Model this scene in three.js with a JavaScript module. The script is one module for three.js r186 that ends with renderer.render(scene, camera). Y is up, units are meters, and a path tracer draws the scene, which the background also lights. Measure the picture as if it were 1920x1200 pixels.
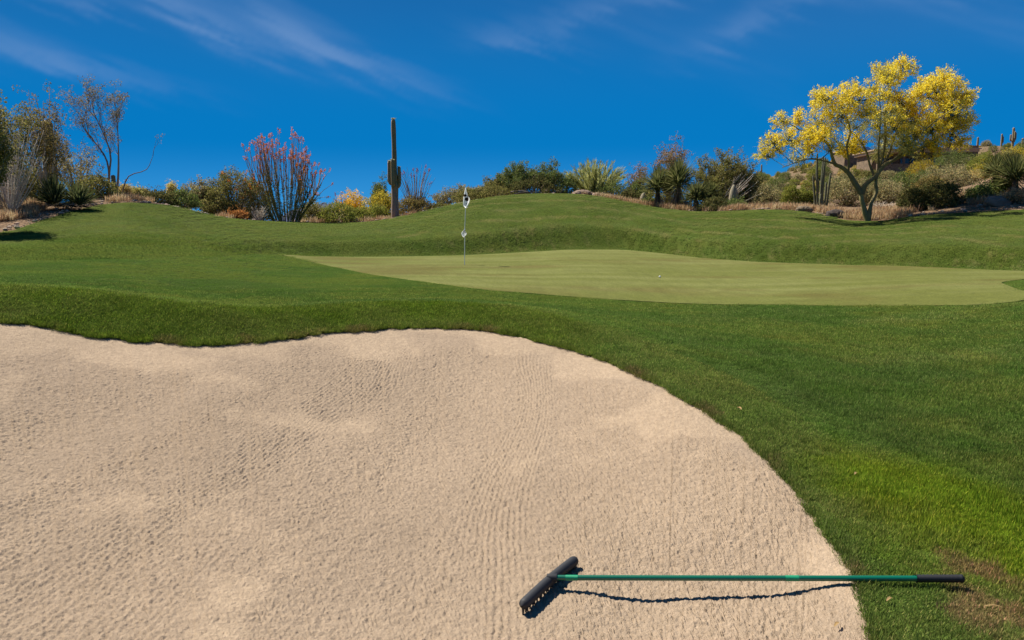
import * as THREE from 'three';
import { mergeGeometries } from 'three/addons/utils/BufferGeometryUtils.js';

// ------------------------------------------------------------------ camera, sky, sun, exposure
const scene = new THREE.Scene();
const camera = new THREE.PerspectiveCamera(43.6, 1.6, 0.1, 9000);
camera.position.set(0, 1.6, 0);
camera.rotation.set(-7.6 * Math.PI / 180, 0, 0);
const renderer = new THREE.WebGLRenderer({ antialias: true });
renderer.toneMapping = THREE.LinearToneMapping;
renderer.toneMappingExposure = 1.8;
renderer.shadowMap.enabled = true;

const SUN_DIR = new THREE.Vector3(-0.58, 1.0, -0.40).normalize();
const sun = new THREE.DirectionalLight(new THREE.Color().setRGB(1.0, 0.94, 0.83), 4.6);
sun.name = 'sun';
sun.position.copy(SUN_DIR).multiplyScalar(120);
sun.castShadow = true; sun.shadow.radius = 1;
Object.assign(sun.shadow.camera, { left: -60, right: 60, top: 60, bottom: -60, near: 1, far: 300 });
sun.shadow.mapSize.set(2048, 2048);
scene.add(sun, sun.target);

// ------------------------------------------------------------------ seeded random and noise
function rng(seed) { let s = seed >>> 0; return () => { s = (s + 0x6d2b79f5) | 0; let t = Math.imul(s ^ (s >>> 15), 1 | s); t = (t + Math.imul(t ^ (t >>> 7), 61 | t)) ^ t; return ((t ^ (t >>> 14)) >>> 0) / 4294967296; }; }
const hash = (i, j) => { let h = Math.imul(i, 374761393) + Math.imul(j, 668265263) | 0; h = Math.imul(h ^ (h >>> 13), 1274126177); return ((h ^ (h >>> 16)) >>> 0) / 4294967296; };
function noise(x, y) {
  const i = Math.floor(x), j = Math.floor(y), u = x - i, v = y - j, a = u * u * (3 - 2 * u), b = v * v * (3 - 2 * v);
  const p = hash(i, j), q = hash(i + 1, j), r = hash(i, j + 1), s = hash(i + 1, j + 1);
  return (p + (q - p) * a) * (1 - b) + (r + (s - r) * a) * b;      // 0..1
}
const fbm = (x, y, n = 4) => { let s = 0, a = 0.5, t = 0; for (let k = 0; k < n; k++) { s += a * noise(x, y); t += a; x = x * 2.03 + 17.1; y = y * 2.03 + 9.7; a *= 0.5; } return s / t; };
const clamp = (v, a = 0, b = 1) => Math.min(b, Math.max(a, v));
const smooth = (a, b, v) => { const t = clamp((v - a) / (b - a)); return t * t * (3 - 2 * t); };
const mix = (a, b, t) => a + (b - a) * t;
const mix3 = (a, b, t) => [mix(a[0], b[0], t), mix(a[1], b[1], t), mix(a[2], b[2], t)];
const RAD = Math.PI / 180;

// ------------------------------------------------------------------ sky: clear deep blue with thin cirrus
{
  const W = 2048, H = 1024, d = new Float32Array(W * H * 4);
  const horizon = [0.020, 0.165, 0.385], low = [0.001, 0.108, 0.305], high = [0.004, 0.054, 0.178], zenith = [0.007, 0.050, 0.160], cirrus = [0.105, 0.185, 0.34];
  const streaks = [[-21, 12.6, -20, 9, 1.1, .75], [-29, 9.3, -11, 9, .8, .5], [-13.2, 11.1, -24, 7, 1.0, .85], [-8, 9.6, -20, 6, .7, .35], [1, 11.6, -12, 5, .7, .4], [16, 12.4, 22, 6, 1.2, .45], [6, 13.6, 12, 9, 1.0, .35], [-27, 12.6, -8, 6, .7, .4], [30, 13.4, -6, 7, 1.2, .3]];
  for (let j = 0; j < H; j++) {
    const el = ((j + 0.5) / H - 0.5) * 180;
    for (let i = 0; i < W; i++) {
      const ang = ((i + 0.5) / W - 0.5) * 2 * Math.PI;
      let b = Math.atan2(Math.cos(ang), -Math.sin(ang)) / RAD;          // bearing: 0 ahead, positive to the right
      const e = Math.max(el, 0);
      let c = e < 5 ? mix3(horizon, low, smooth(0, 5, e)) : e < 22 ? mix3(low, high, smooth(4, 22, e)) : mix3(high, zenith, smooth(22, 90, e));
      // thin cirrus all over the upper sky, drawn out in one direction
      const q = Math.max(e, 4), px = (b * 0.94 + q * 0.34), py = (q * 0.94 + b * 0.30);
      const wisp = fbm(px * 0.07 + 3, py * 0.42 + 11, 5), fine = clamp(fbm(px * 0.4 + 40, py * 2.6 + 8, 6) * 1.9 - .45);
      let k = smooth(0.5, 0.9, wisp) * (0.35 + 0.65 * fine) * smooth(5, 11, e) * 0.45;
      for (const [sb, se, tilt, len, wid, str] of streaks) {
        const dx = b - sb, dy = e - se, ct = Math.cos(tilt * RAD), st = Math.sin(tilt * RAD), u = (dx * ct + dy * st) / len, v = (dy * ct - dx * st + (fine - .5) * 1.2) / wid;
        const g = Math.exp(-u * u * 2 - v * v * 1.6); k += g * str * (0.35 + 0.9 * fine);
      }
      k = clamp(k, 0, 0.9) * 0.6 + smooth(6, 14, e) * .10 * fbm(px * .05 + 70, py * .2, 3);
      c = mix3(c, cirrus, k);
      d.set([...c, 1], (j * W + i) * 4);
    }
  }
  const sky = new THREE.DataTexture(d, W, H, THREE.RGBAFormat, THREE.FloatType);
  sky.mapping = THREE.EquirectangularReflectionMapping; sky.magFilter = THREE.LinearFilter; sky.needsUpdate = true;
  scene.background = sky; scene.environment = sky; scene.backgroundIntensity = 1; scene.environmentIntensity = 1;
}

// ------------------------------------------------------------------ survey of the ground: [bearing, range, height] along the lines that run across it
// (bunker edge, bank crest, swale, green front, foot of the slope, mid slope, lawn edge, then desert at 40, 75, 150, 205, 320 m), and world positions in metres
const SURVEY = [[[-180,3.2,0.35],[-130,4.2,0.4],[-90,5.8,0.5],[-60,6.6,0.6],[-40.25,7,0.923],[-32.86,7,0.803],[-30.08,6.9,0.734],[-27.14,6.75,0.66],[-24.02,6.6,0.619],[-20.72,6.45,0.598],[-17.96,6.5,0.594],[-13.64,6.7,0.607],[-9.94,6.85,0.613],[-6.15,6.95,0.608],[-2.32,6.85,0.594],[0,6.65,0.582],[3.87,6.28,0.529],[7.72,5.78,0.491],[11.54,5.19,0.45],[15.31,4.68,0.39],[18.51,4.21,0.324],[20.96,3.82,0.262],[22.9,3.49,0.231],[24.41,3.24,0.207],[25.36,3.01,0.19],[25.79,2.81,0.174],[42,2.3,0.17],[60,2.1,0.2],[90,2.1,0.22],[130,2.6,0.3],[180,3.2,0.35]],
  [[-180,4.2,0.5],[-130,5.2,0.6],[-90,7,0.75],[-60,7.9,0.85],[-40.09,8.2,1.08],[-32.7,8.1,0.989],[-28.46,7.95,0.932],[-23.86,7.6,0.851],[-20.59,7.4,0.802],[-17.16,7.35,0.772],[-13.58,7.5,0.761],[-9.89,7.8,0.746],[-6.12,8,0.727],[-2.3,7.9,0.712],[0,7.7,0.698],[3.85,7.3,0.643],[7.68,6.81,0.58],[12.22,6.26,0.5],[16.66,5.67,0.409],[20.27,5.14,0.341],[23.78,4.6,0.278],[28.76,4.02,0.241],[34,3.56,0.202],[60,3.1,0.25],[90,3.1,0.3],[130,3.6,0.4],[180,4.2,0.5]],
  [[-180,8,0.5],[-90,9.5,0.5],[-60,10.2,0.45],[-40.1,10.4,0.914],[-32.71,10.3,0.795],[-28.47,10.1,0.721],[-23.87,9.8,0.604],[-20.6,9.6,0.535],[-17.17,9.5,0.5],[-13.59,9.7,0.482],[-9.89,10,0.472],[-6.13,10.2,0.453],[-2.31,10.1,0.438],[0,9.9,0.427],[3.84,9.6,0.413],[7.66,9,0.41],[12.17,8.41,0.38],[16.55,7.85,0.36],[20.07,7.5,0.333],[23.47,7.1,0.303],[28.3,6.38,0.271],[33.37,5.7,0.24],[60,5.2,0.25],[90,5.5,0.3],[180,8,0.5]],
  [[-180,13,0.4],[-60,13,0.4],[-40.08,13,0.809],[-32.67,13,0.715],[-26.93,13,0.616],[-20.55,13,0.428],[-13.55,13,0.383],[-6.11,13.5,0.353],[0,13.3,0.293],[5.36,13,0.232],[12.85,12.6,0.21],[19.92,12.5,0.247],[26.41,12.4,0.314],[30.84,12.6,0.369],[32.77,12.8,0.404],[39.73,13,0.536],[60,13,0.2],[180,13,0.4]],
  [[-180,20,0.5],[-60,19,0.5],[-39.98,19,0.83],[-32.6,18,0.697],[-26.84,19,0.647],[-20.44,22,0.51],[-16.32,27.5,0.257],[-12.75,28.2,0.128],[-9.08,28.2,0.1],[-6.08,28.5,0.102],[-2.29,29.3,0.111],[1.52,30.5,0.15],[4.56,31,0.212],[7.57,31,0.21],[10.55,29.5,0.163],[13.48,27,0.142],[16.33,25.5,0.144],[19.79,24.6,0.161],[23.1,24,0.183],[26.26,23.5,0.219],[29.25,22.8,0.244],[32.64,21.8,0.275],[39.63,20.5,0.344],[60,20,0.1],[180,20,0.5]],
  [[-180,26,0.8],[-60,24,0.8],[-39.92,24,0.932],[-32.52,24,0.839],[-29.12,26,0.971],[-25.51,27,1.086],[-20.38,27.5,0.886],[-16.28,29.2,0.657],[-12.72,29.8,0.583],[-9.05,29.9,0.606],[-6.06,30.3,0.686],[-2.28,31.2,0.86],[1.52,32.5,1.042],[4.54,33,1.144],[7.55,32.8,1.021],[10.52,31.1,0.793],[13.44,28.6,0.682],[16.28,27,0.694],[19.73,26.1,0.708],[23.03,25.5,0.702],[26.18,25,0.712],[29.16,24.5,0.739],[32.54,23.7,0.756],[39.49,24,0.817],[60,26,0.7],[180,26,0.8]],
  [[-180,32,1.4],[-60,28,1.2],[-39.88,26.5,1.063],[-32.48,27.5,1.018],[-29.63,30,1.461],[-26.63,33.5,1.911],[-25.41,34.5,2.005],[-23.53,35.5,1.959],[-21.62,36.5,1.708],[-19.65,38,1.409],[-17.62,39,1.255],[-14.83,40,1.178],[-11.96,40.5,1.128],[-9.76,41,1.199],[-7.53,42,1.46],[-5.28,43,1.848],[-2.27,43.5,2.335],[0,43.5,2.562],[2.26,43.5,2.646],[4.52,43.5,2.615],[6.77,43,2.377],[9,41.5,2.025],[11.21,39.5,1.774],[13.38,38,1.669],[16.2,36.5,1.734],[17.93,35.5,1.752],[20.31,34.5,1.618],[22.95,33,1.298],[24.54,32.7,1.305],[26.07,32.5,1.444],[27.87,32.5,1.541],[29.89,32.5,1.616],[32.38,32.5,1.687],[39.31,32,1.76],[60,32,1.5],[180,32,1.4]],
  [[-180,38,1.6],[-60,34,1.6],[-39.78,33,1.7],[-32.39,33,1.7],[-29.61,35,1.88],[-26.67,37.5,2.22],[-25.44,39,2.2],[-23.56,40.5,2],[-19.64,42.5,1.1],[-14.81,44.5,0.9],[-9.75,45.5,1],[-7.53,46.5,1.3],[-5.29,47.5,1.6],[0,48.5,2.05],[4.53,48.5,2.1],[6.78,48,1.85],[9.01,46.5,1.7],[11.21,44.5,1.55],[13.38,43,1.6],[16.21,41.5,1.8],[20.31,39.5,1.75],[22.92,37.5,1.65],[26.06,37.5,1.85],[29.9,37.5,2.35],[32.39,37.5,2.55],[39.33,37.5,2.6],[60,38,2.4],[180,38,1.6]],
  [[-180,75,4.15],[-60,75,2.2],[-39.78,75,2.2],[-26.67,75,1.9],[-20.31,75,-0.4],[9.01,75,-0.4],[12.66,75,0.6],[16.21,75,2.2],[19.64,75,3.3],[22.92,75,3.6],[26.67,75,3.6],[29.03,75,4.8],[32.39,75,5.6],[41.52,75,6.1],[60,75,6.1],[180,75,4.15]],
  [[-180,150,6.1],[-60,150,0.6],[-39.78,150,0.6],[-26.67,150,-0.4],[-20.31,150,-3.4],[9.01,150,-3.4],[14.45,150,2.1],[16.21,150,6.285],[17.94,150,7.816],[19.64,150,8.761],[22.92,150,9.32],[26.06,150,8.783],[29.03,150,8.933],[32.39,150,9.013],[41.52,150,8.181],[60,150,11.6],[180,150,6.1]],
  [[-180,205,8.6],[-60,205,-0.4],[-39.78,205,-0.4],[-26.67,205,-1.4],[-20.31,205,-5.4],[9.01,205,-5.4],[14.45,205,-1.4],[16.91,205,8.235],[17.94,205,9.969],[19.64,205,11.887],[22.92,205,14.346],[26.06,205,15.818],[29.03,205,15.906],[30.46,205,15.821],[32.39,205,15.089],[41.52,205,13.082],[60,205,17.6],[180,205,8.6]],
  [[-180,320,2.1],[-60,320,-3.4],[-39.78,320,-3.4],[9.01,320,-8.4],[19.64,320,3.6],[32.39,320,7.6],[41.52,320,7.6],[60,320,7.6],[180,320,2.1]]];
const GREEN_NEAR = [[-16.32,27.5],[-14.91,25.64],[-12.77,21.94],[-10.58,18.74],[-8.36,16.49],[-6.1,14.95],[-3.06,13.83],[0,13.32],[3.83,13.13],[7.64,12.85],[12.85,12.62],[19.92,12.47],[26.41,12.42],[29.41,12.49],[30.84,12.62],[32.22,12.9]];
const GREEN_FAR = [[-16.32,27.5],[-14.91,27.56],[-12.75,27.89],[-9.08,28.06],[-6.08,28.17],[-2.29,28.97],[1.52,30.33],[4.56,30.82],[7.57,30.82],[10.55,29.32],[13.48,26.85],[16.33,25.39],[19.79,24.49],[23.1,23.91],[26.26,23.39],[29.26,22.7],[32.64,21.73]];
const GREEN_NOTCH = [[31.54,17.23],[32.16,15.75],[32.7,14.89]];
const GREEN_NOTCH_FAR = [[31.53,17.4],[32.13,18.19],[32.65,18.63]];
const PLANTS = [
  ["creosote",-17.37,-27.83,6.27,2.32,"tall thin creosote cut by the left picture edge","shrub",{"n":26,"leaf":0.05,"dens":1.25,"hue":"olive"}],
  ["creosote",-15.23,-23.25,6.17,1.86,"dense tall creosote just outside the left edge, shading the lawn","shrub",{"n":50,"dens":1.5,"hue":"olive"}],
  ["saguaro",-18.29,-32.16,5.23,0.51,"thick saguaro half hidden inside creosote stems","cactus",{"arms":[]}],
  ["creosote",-17.68,-30.78,6.49,2.15,"tall brownish creosote standing in front of the hidden saguaro","shrub",{"n":32,"dens":1.0,"hue":"bronze"}],
  ["bare_tree",-17.23,-34.43,7.22,4.36,"leafless branching tree standing alone against the sky","tree",{}],
  ["creosote",-17.7,-33.06,4.55,2.42,"sparse creosote under the leafless tree","shrub",{"n":26,"dens":0.5,"hue":"grey"}],
  ["pale_stems",-16.47,-26.5,4.42,1.94,"bare white-stemmed shrub leaning right at the left edge","shrub",{"lean":0.55,"n":26}],
  ["spoon",-15.91,-28.11,2.88,1.72,"big dark spiky rosette plant on the left dirt bank","agave",{}],
  ["spoon",-15.06,-28.12,2.59,1.24,"smaller dark spiky rosette beside the big one","agave",{}],
  ["bush",-16.54,-32.2,2.98,1.72,"olive bush under the leafless tree","shrub",{"hue":"olive"}],
  ["bush",-18.98,-30.59,3.74,1.94,"olive bush behind the leaning white stems","shrub",{"hue":"olive"}],
  ["bush",-19.19,-32.22,3.44,1.5,"low green bush between leaning white stems and dark saguaro","shrub",{"hue":"green"}],
  ["saguaro",-16.58,-33.75,3.18,0.2,"short young saguaro right of the leafless tree","cactus",{"arms":[]}],
  ["bush",-17.07,-35.62,2.71,0.62,"pale dry shrub beside the short young saguaro","shrub",{"hue":"straw"}],
  ["bush",-17.32,-37.16,2.69,0.59,"small pale yellow-green shrub on the left rise","shrub",{"hue":"pale"}],
  ["creosote",-17.2,-37.77,2.73,0.65,"small thin grey shrub on the left rise","shrub",{"n":14,"dens":0.8,"hue":"grey"}],
  ["bush",-15.67,-35.93,2.51,1.53,"dark flat shrub on the left rise","shrub",{"hue":"dark"}],
  ["bush",-14.94,-36.46,2.48,1.56,"fresh green bush on the slope right of the dark flat shrub","shrub",{"hue":"green"}],
  ["bush",-17.8,-42.42,3.01,0.45,"pale cream flowering plume on the left skyline","shrub",{"hue":"cream"}],
  ["creosote",-16.75,-41.77,3.23,1.0,"thin grey creosote behind the fresh green bush","shrub",{"n":16,"dens":0.7,"hue":"grey"}],
  ["creosote",-14.77,-39.32,3.46,1.52,"grey-green creosote left of the olive thicket","shrub",{"n":34,"dens":1.6,"hue":"grey"}],
  ["bush",-14.01,-38.53,2.6,1.49,"shaggy olive shrub at the foot of the grey-green creosote","shrub",{"hue":"olive"}],
  ["bush",-13.6,-39.53,3.45,2.32,"large olive thicket left of the red ocotillo","shrub",{"hue":"olive","dens":1.3}],
  ["bush",-12.79,-40.53,3.05,1.62,"olive shrub behind the stems of the red ocotillo","shrub",{"hue":"olive"}],
  ["bush",-12.73,-37.5,1.67,0.9,"small rust-brown dry bush below the olive thicket","shrub",{"hue":"rust"}],
  ["pale_stems",-11.91,-38.08,1.95,1.02,"tangle of dead grey twigs left of the red ocotillo foot","shrub",{"n":24}],
  ["ocotillo",-10.96,-39.09,5.39,4.56,"large ocotillo with red blossoms at its tips","ocotillo",{}],
  ["bush",-10.01,-40.79,2.02,1.36,"olive bush right of the red ocotillo foot","shrub",{"hue":"olive"}],
  ["bush",-8.9,-40.64,1.97,2.11,"rounded green bush in the middle of the saddle","shrub",{"hue":"moss","dens":1.2}],
  ["bush",-9.7,-49.05,2.68,1.96,"bright yellow flowering shrub behind the saddle bushes","shrub",{"hue":"yellow"}],
  ["ocotillo_bare",-9.66,-44.97,2.71,1.38,"small bare ocotillo beside the bright yellow shrub","ocotillo",{"n":14}],
  ["bush",-7.98,-42.56,1.76,1.42,"low green bush below the bright yellow shrub","shrub",{"hue":"moss"}],
  ["bush",-7.3,-43.9,1.88,1.29,"low green shrub at the left foot of the tall saguaro","shrub",{"hue":"moss"}],
  ["bush",-7.42,-45.4,2.72,1.88,"yellow-green flowering shrub left of the tall saguaro","shrub",{"hue":"yellowgreen"}],
  ["creosote",-7.66,-47.39,3.66,1.26,"dark green leafy shrub top just left of the tall saguaro","shrub",{"n":34,"dens":2.2,"hue":"green"}],
  ["saguaro",-6.2,-42.75,6.5,0.44,"tall saguaro with two short arms on the skyline","cactus",{"arms":[[-0.24,0.36,0.1,0.22],[-0.03,0.34,0.75,0.25],[0.26,0.33,0,0.19]],"main":1}],
  ["ocotillo_bare",-5.31,-44.48,4.31,2.19,"bare ocotillo right of the tall saguaro","ocotillo",{"n":44}],
  ["bush",-5.33,-43.98,2.4,1.94,"leafy brown-green base growth inside the bare ocotillo","shrub",{"hue":"bronze"}],
  ["creosote",-3.86,-45.84,3.09,1.47,"thin small creosote right of the bare ocotillo","shrub",{"n":16,"dens":0.8,"hue":"grey"}],
  ["bush",-3.96,-44.83,2.01,1.37,"low grey-green bush on the grass edge right of the bare ocotillo","shrub",{"hue":"olive"}],
  ["creosote",-2.69,-46.42,3.38,1.86,"grey twiggy creosote behind the top flag","shrub",{"n":26,"dens":1.2,"hue":"grey"}],
  ["bush",-2.38,-45.24,2.84,1.81,"low olive bush behind the flag","shrub",{"hue":"olive"}],
  ["creosote",-1.07,-46.49,3.62,1.92,"olive creosote right of the flag","shrub",{"n":30,"dens":1.5,"hue":"olive"}],
  ["bush",-0.89,-45.29,3.01,1.99,"low green bush right of the flag","shrub",{"hue":"olive"}],
  ["creosote",0.55,-46.3,4.6,2.84,"dark green creosote, left one of the two on top of the grass mound","shrub",{"n":46,"dens":1.5,"hue":"green"}],
  ["creosote",2.01,-46.56,4.56,2.36,"dark green creosote, right one of the two on top of the grass mound","shrub",{"n":40,"dens":1.5,"hue":"green"}],
  ["bush",1.2,-45.48,3.43,2.73,"low dark growth under the two mound-top creosotes","shrub",{"hue":"dark"}],
  ["creosote",-0.37,-46.8,3.91,1.75,"olive creosote left of the two mound-top creosotes","shrub",{"n":30,"dens":1.3,"hue":"olive"}],
  ["bush",3.03,-46.1,3.52,1.48,"small grey-green shrub between mound-top creosotes and broom-like bush","shrub",{"hue":"green"}],
  ["creosote",-1.85,-46.76,3.27,1.56,"thin grey creosote between flag and mound-top shrubs","shrub",{"n":24,"dens":1.2,"hue":"grey"}],
  ["broom",4.79,-46.96,4.95,4.7,"pale green broom-like bush right of the mound top","shrub",{}],
  ["bush",5.71,-45.64,3.14,2.43,"low grey-green shrub under the broom-like bush","shrub",{"hue":"green"}],
  ["bush",6.34,-44.55,2.82,1.37,"low dark green shrub beside the dry grass patch","shrub",{"hue":"dark"}],
  ["creosote",7.08,-45.45,4.66,1.58,"thin reddish creosote left of the yucca group","shrub",{"n":20,"dens":0.8,"hue":"reddish"}],
  ["bush",7.09,-44.94,3.21,1.5,"grey-green shrub left of the yucca group","shrub",{"hue":"green"}],
  ["bush",7.09,-42.01,2.31,0.78,"small round green shrub next to the barrel cactus","shrub",{"hue":"green"}],
  ["barrel",6.87,-42.24,2.67,0.39,"small pale barrel cactus left of the yuccas","cactus",{}],
  ["creosote",8.66,-43.65,5.83,2.44,"tall thin creosote with reddish seed pods behind the yuccas","shrub",{"n":36,"dens":1.1,"hue":"reddish"}],
  ["bush",8.45,-43.18,3.56,2.3,"grey-green shrub behind the yuccas","shrub",{"hue":"olive"}],
  ["yucca",7.33,-40.75,3.77,2.12,"yucca with brown dead-leaf skirt, leftmost of the yucca group","yucca",{"stem":0.42}],
  ["yucca",8.22,-39.96,4.04,2.34,"tallest yucca in the middle of the group","yucca",{"stem":0.5}],
  ["yucca",8.79,-38.61,2.96,1.54,"short pale yucca with splayed dead leaves in front","yucca",{"stem":0.4}],
  ["yucca",9.64,-39.64,3.25,1.48,"dark yucca at the right end of the group","yucca",{"stem":0.4}],
  ["pale_stems",9.92,-39.99,3.63,2.93,"white bare branches spreading right of the yuccas","shrub",{"lean":0.75,"n":22}],
  ["creosote",10.3,-41.03,4.87,2.74,"large leafy creosote behind the white bare branches","shrub",{"n":46,"dens":1.6,"hue":"olive"}],
  ["creosote",11.48,-41.02,4.73,1.91,"olive creosote right of the white bare branches","shrub",{"n":36,"dens":1.25,"hue":"olive"}],
  ["bush",10.38,-40.49,3.18,2.43,"dense olive shrub right of the yuccas","shrub",{"hue":"olive"}],
  ["bush",9.45,-37.73,2.24,1.26,"dark shrub at the grass edge right of the yuccas","shrub",{"hue":"dark"}],
  ["barrel",10.56,-38.58,2.95,0.44,"large grey barrel cactus under the olive creosote","cactus",{}],
  ["bush",10.42,-37.79,2.14,1.11,"low green shrub at the foot of the grey barrel cactus","shrub",{"hue":"green"}],
  ["bush",12.14,-41.25,3.32,1.65,"olive shrub at the left foot of the hillside","shrub",{"hue":"olive"}],
  ["bush",12.5,-39.57,2.84,1.58,"grey-green shrub above the dry grass strip, left","shrub",{"hue":"grey"}],
  ["bush",13.13,-37.78,2.78,0.91,"bright green shrub above the dry grass strip","shrub",{"hue":"moss"}],
  ["bush",13.93,-38.03,2.54,0.86,"small yellowish green shrub left of the tall thin cactus stems","shrub",{"hue":"moss"}],
  ["organ",13.76,-36.06,4.22,0.77,"clump of tall thin upright green cactus stems","cactus",{}],
  ["bush",16.06,-38.81,3.26,2.07,"grey twiggy shrub left of the yellow tree trunk","shrub",{"hue":"grey"}],
  ["pale_stems",15.75,-34.03,2.13,1.59,"pale dead twigs right of the yellow tree trunk","shrub",{"n":24}],
  ["bush",17.65,-38.11,2.96,2.03,"grey-green shrub right of the yellow tree trunk","shrub",{"hue":"grey"}],
  ["bush",15.42,-30.97,2.41,1.12,"dark rounded bush near the lawn, left of the pair","shrub",{"hue":"dark","dens":1.3}],
  ["bush",16.3,-30.75,2.68,1.56,"taller dark bush near the lawn, right of the pair","shrub",{"hue":"dark","dens":1.3}],
  ["bush",17.48,-33.74,2.92,1.57,"brown-green shrub behind the two dark bushes","shrub",{"hue":"bronze"}],
  ["bush",20.11,-41.37,3.48,2.21,"green shrub below the hillside house","shrub",{"hue":"green"}],
  ["bush",21.75,-40.53,3.81,2.43,"silvery grey shrub below the house","shrub",{"hue":"grey"}],
  ["bush",23.76,-41.71,3.71,2.22,"pale straw-green shrub left of the right-hand yuccas","shrub",{"hue":"straw"}],
  ["bush",32.44,-64.28,5.44,2.66,"golden-olive bush in front of the house terrace","shrub",{"hue":"gold"}],
  ["bush",43.58,-98.82,6.61,2.24,"olive shrub at the left end of the house terrace","shrub",{"hue":"olive","big":1.6}],
  ["bush",45.31,-98.04,6.44,2.35,"grey shrub against the house terrace wall behind the tree trunk","shrub",{"hue":"grey","big":1.6}],
  ["bush",46.78,-97.34,6.28,1.95,"small green shrub against the house terrace wall","shrub",{"hue":"green","big":1.6}],
  ["bush",50.31,-95.57,6.44,2.17,"olive shrub at the right end of the house terrace","shrub",{"hue":"olive","big":1.6}],
  ["bush",39.13,-72.06,6.92,3.75,"big rounded green tree right of the house","tree",{"hue":"green","dens":1.2}],
  ["bush",29.02,-50.22,4.86,1.81,"yellow-green shrub above the right-hand dark green bush","shrub",{"hue":"moss"}],
  ["bush",28.28,-48.34,4.36,1.42,"pale yellow flowering shrub left of the right-hand yuccas","shrub",{"hue":"yellowgreen"}],
  ["bush",37.88,-61.23,6.36,2.69,"yellow flowering shrub behind the right-hand yuccas","shrub",{"hue":"yellowgreen"}],
  ["yucca",18.83,-31.62,3.85,1.39,"dark fan yucca, left of the two at the right edge","yucca",{"stem":0.45}],
  ["yucca",18.87,-30.42,3.91,1.83,"big fan yucca at the right picture edge","yucca",{"stem":0.3}],
  ["bush",18.83,-31.15,2.86,0.83,"green growth at the foot of the right-hand yuccas","shrub",{"hue":"green"}],
  ["bush",17.61,-30.48,2.55,0.85,"single dark green bush on the bare dirt slope","shrub",{"hue":"green","dens":1.3}],
  ["bush",18.14,-28.99,2.35,0.85,"low mauve-grey dry bush right of the boulder","shrub",{"hue":"mauve"}],
  ["saguaro",97.11,-170.25,17.33,0.41,"lone armless saguaro on the right hilltop","cactus",{"arms":[]}],
  ["saguaro",100.78,-168.11,17.78,0.38,"twin saguaro on the right hilltop","cactus",{"arms":[[0.4,0.3,0.3,0.5]]}],
  ["saguaro",99.32,-161.97,18.43,0.5,"many-armed saguaro, tallest on the right hilltop","cactus",{"arms":[[-0.7,0.35,0.2,0.3],[0.6,0.4,0.1,0.35],[0.1,0.3,0.8,0.5]]}],
  ["saguaro",101.8,-162.79,16.44,0.41,"saguaro on the hilltop at the right picture edge","cactus",{"arms":[]}],
  ["saguaro",43.27,-143.62,8.97,0.27,"small saguaro, left of the pair on the hill shoulder","cactus",{"arms":[]}],
  ["saguaro",44.0,-143.4,10.16,0.31,"taller saguaro, right of the pair on the hill shoulder","cactus",{"arms":[[-0.5,0.25,0,0.4]]}],
  ["saguaro",26.66,-55.98,4.15,0.15,"slim pale saguaro among shrubs below the house","cactus",{"arms":[]}]];
const PLACE = {"flag":[-1.319,-22.243],"ball":[3.241,-17.517],"rake_low":[0.037,-2.888],"rake_high":[0.272,-3.226],"rake_mid":[0.159,-3.045],"grip_end":[1.679,-2.828],"grip_start":[1.53,-2.853],"leaves":[[1.131,-2.62,0.05],[1.362,-2.728,0.05],[1.744,-3.92,0.05],[1.606,-4.091,0.035],[1.384,-4.757,0.07],[1.417,-5.722,0.03],[1.66,-4.136,0.035],[1.706,-2.675,0.08]],"yellow_patch":[[1.889,-4.026],[2.048,-3.898],[2.126,-3.648],[2.148,-3.347],[2.05,-3.046],[1.886,-3.385],[1.816,-3.637]],"brown_patch":[[1.834,-3.005],[1.882,-2.909],[1.899,-2.807],[1.744,-2.712],[1.734,-2.604]],"dark_patch":[[1.685,-6.553],[1.947,-6.244],[2.144,-5.841],[2.172,-5.305],[2.302,-4.872],[2.413,-4.384],[2.494,-4.01],[2.395,-3.591]],"house":[54.6,7.59,-112.45],"house_b":[58.84,12.14,-137.98],"boulder":[17.37,1.88,-28.99],"rock_dark":[12.73,1.6,-31.74],"rock_left":[11.98,1.77,-33.1],"rock_pile":[3.84,2.75,-44.13],"log":[0.73,2.69,-44.19],"rock_small":[14.42,1.7,-29.91],"tree":[13.29,1.32,-30.21,0.02014],"mountain":[-787.64,36.97,-3410.22]};

// ------------------------------------------------------------------ terrain
function slopes(x, y) {
  const n = x.length, h = [], d = [], m = new Array(n).fill(0);
  for (let i = 0; i < n - 1; i++) { h.push(x[i + 1] - x[i]); d.push((y[i + 1] - y[i]) / h[i]); }
  for (let i = 1; i < n - 1; i++) if (d[i - 1] * d[i] > 0) { const a = 2 * h[i] + h[i - 1], b = h[i] + 2 * h[i - 1]; m[i] = (a + b) / (a / d[i - 1] + b / d[i]); }
  m[0] = d[0]; m[n - 1] = d[n - 2];
  return m;
}
function hermite(x, y, m, v) {
  const n = x.length;
  if (v <= x[0]) return y[0]; if (v >= x[n - 1]) return y[n - 1];
  let i = 0; while (v > x[i + 1]) i++;
  const h = x[i + 1] - x[i], t = (v - x[i]) / h, a = t * t * (3 - 2 * t);
  return y[i] * (1 - a) + y[i + 1] * a + h * (t * (1 - t) * (1 - t) * m[i] - t * t * (1 - t) * m[i + 1]);
}
const curve = (pts, col) => { const x = pts.map((p) => p[0]), y = pts.map((p) => p[col]), m = slopes(x, y); return (v) => hermite(x, y, m, v); };
const STEP = 0.1, TABLE = SURVEY.map((c) => { const r = curve(c, 1), h = curve(c, 2), t = []; for (let b = -180; b <= 180.05; b += STEP) t.push([r(b), h(b)]); return t; });
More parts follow.
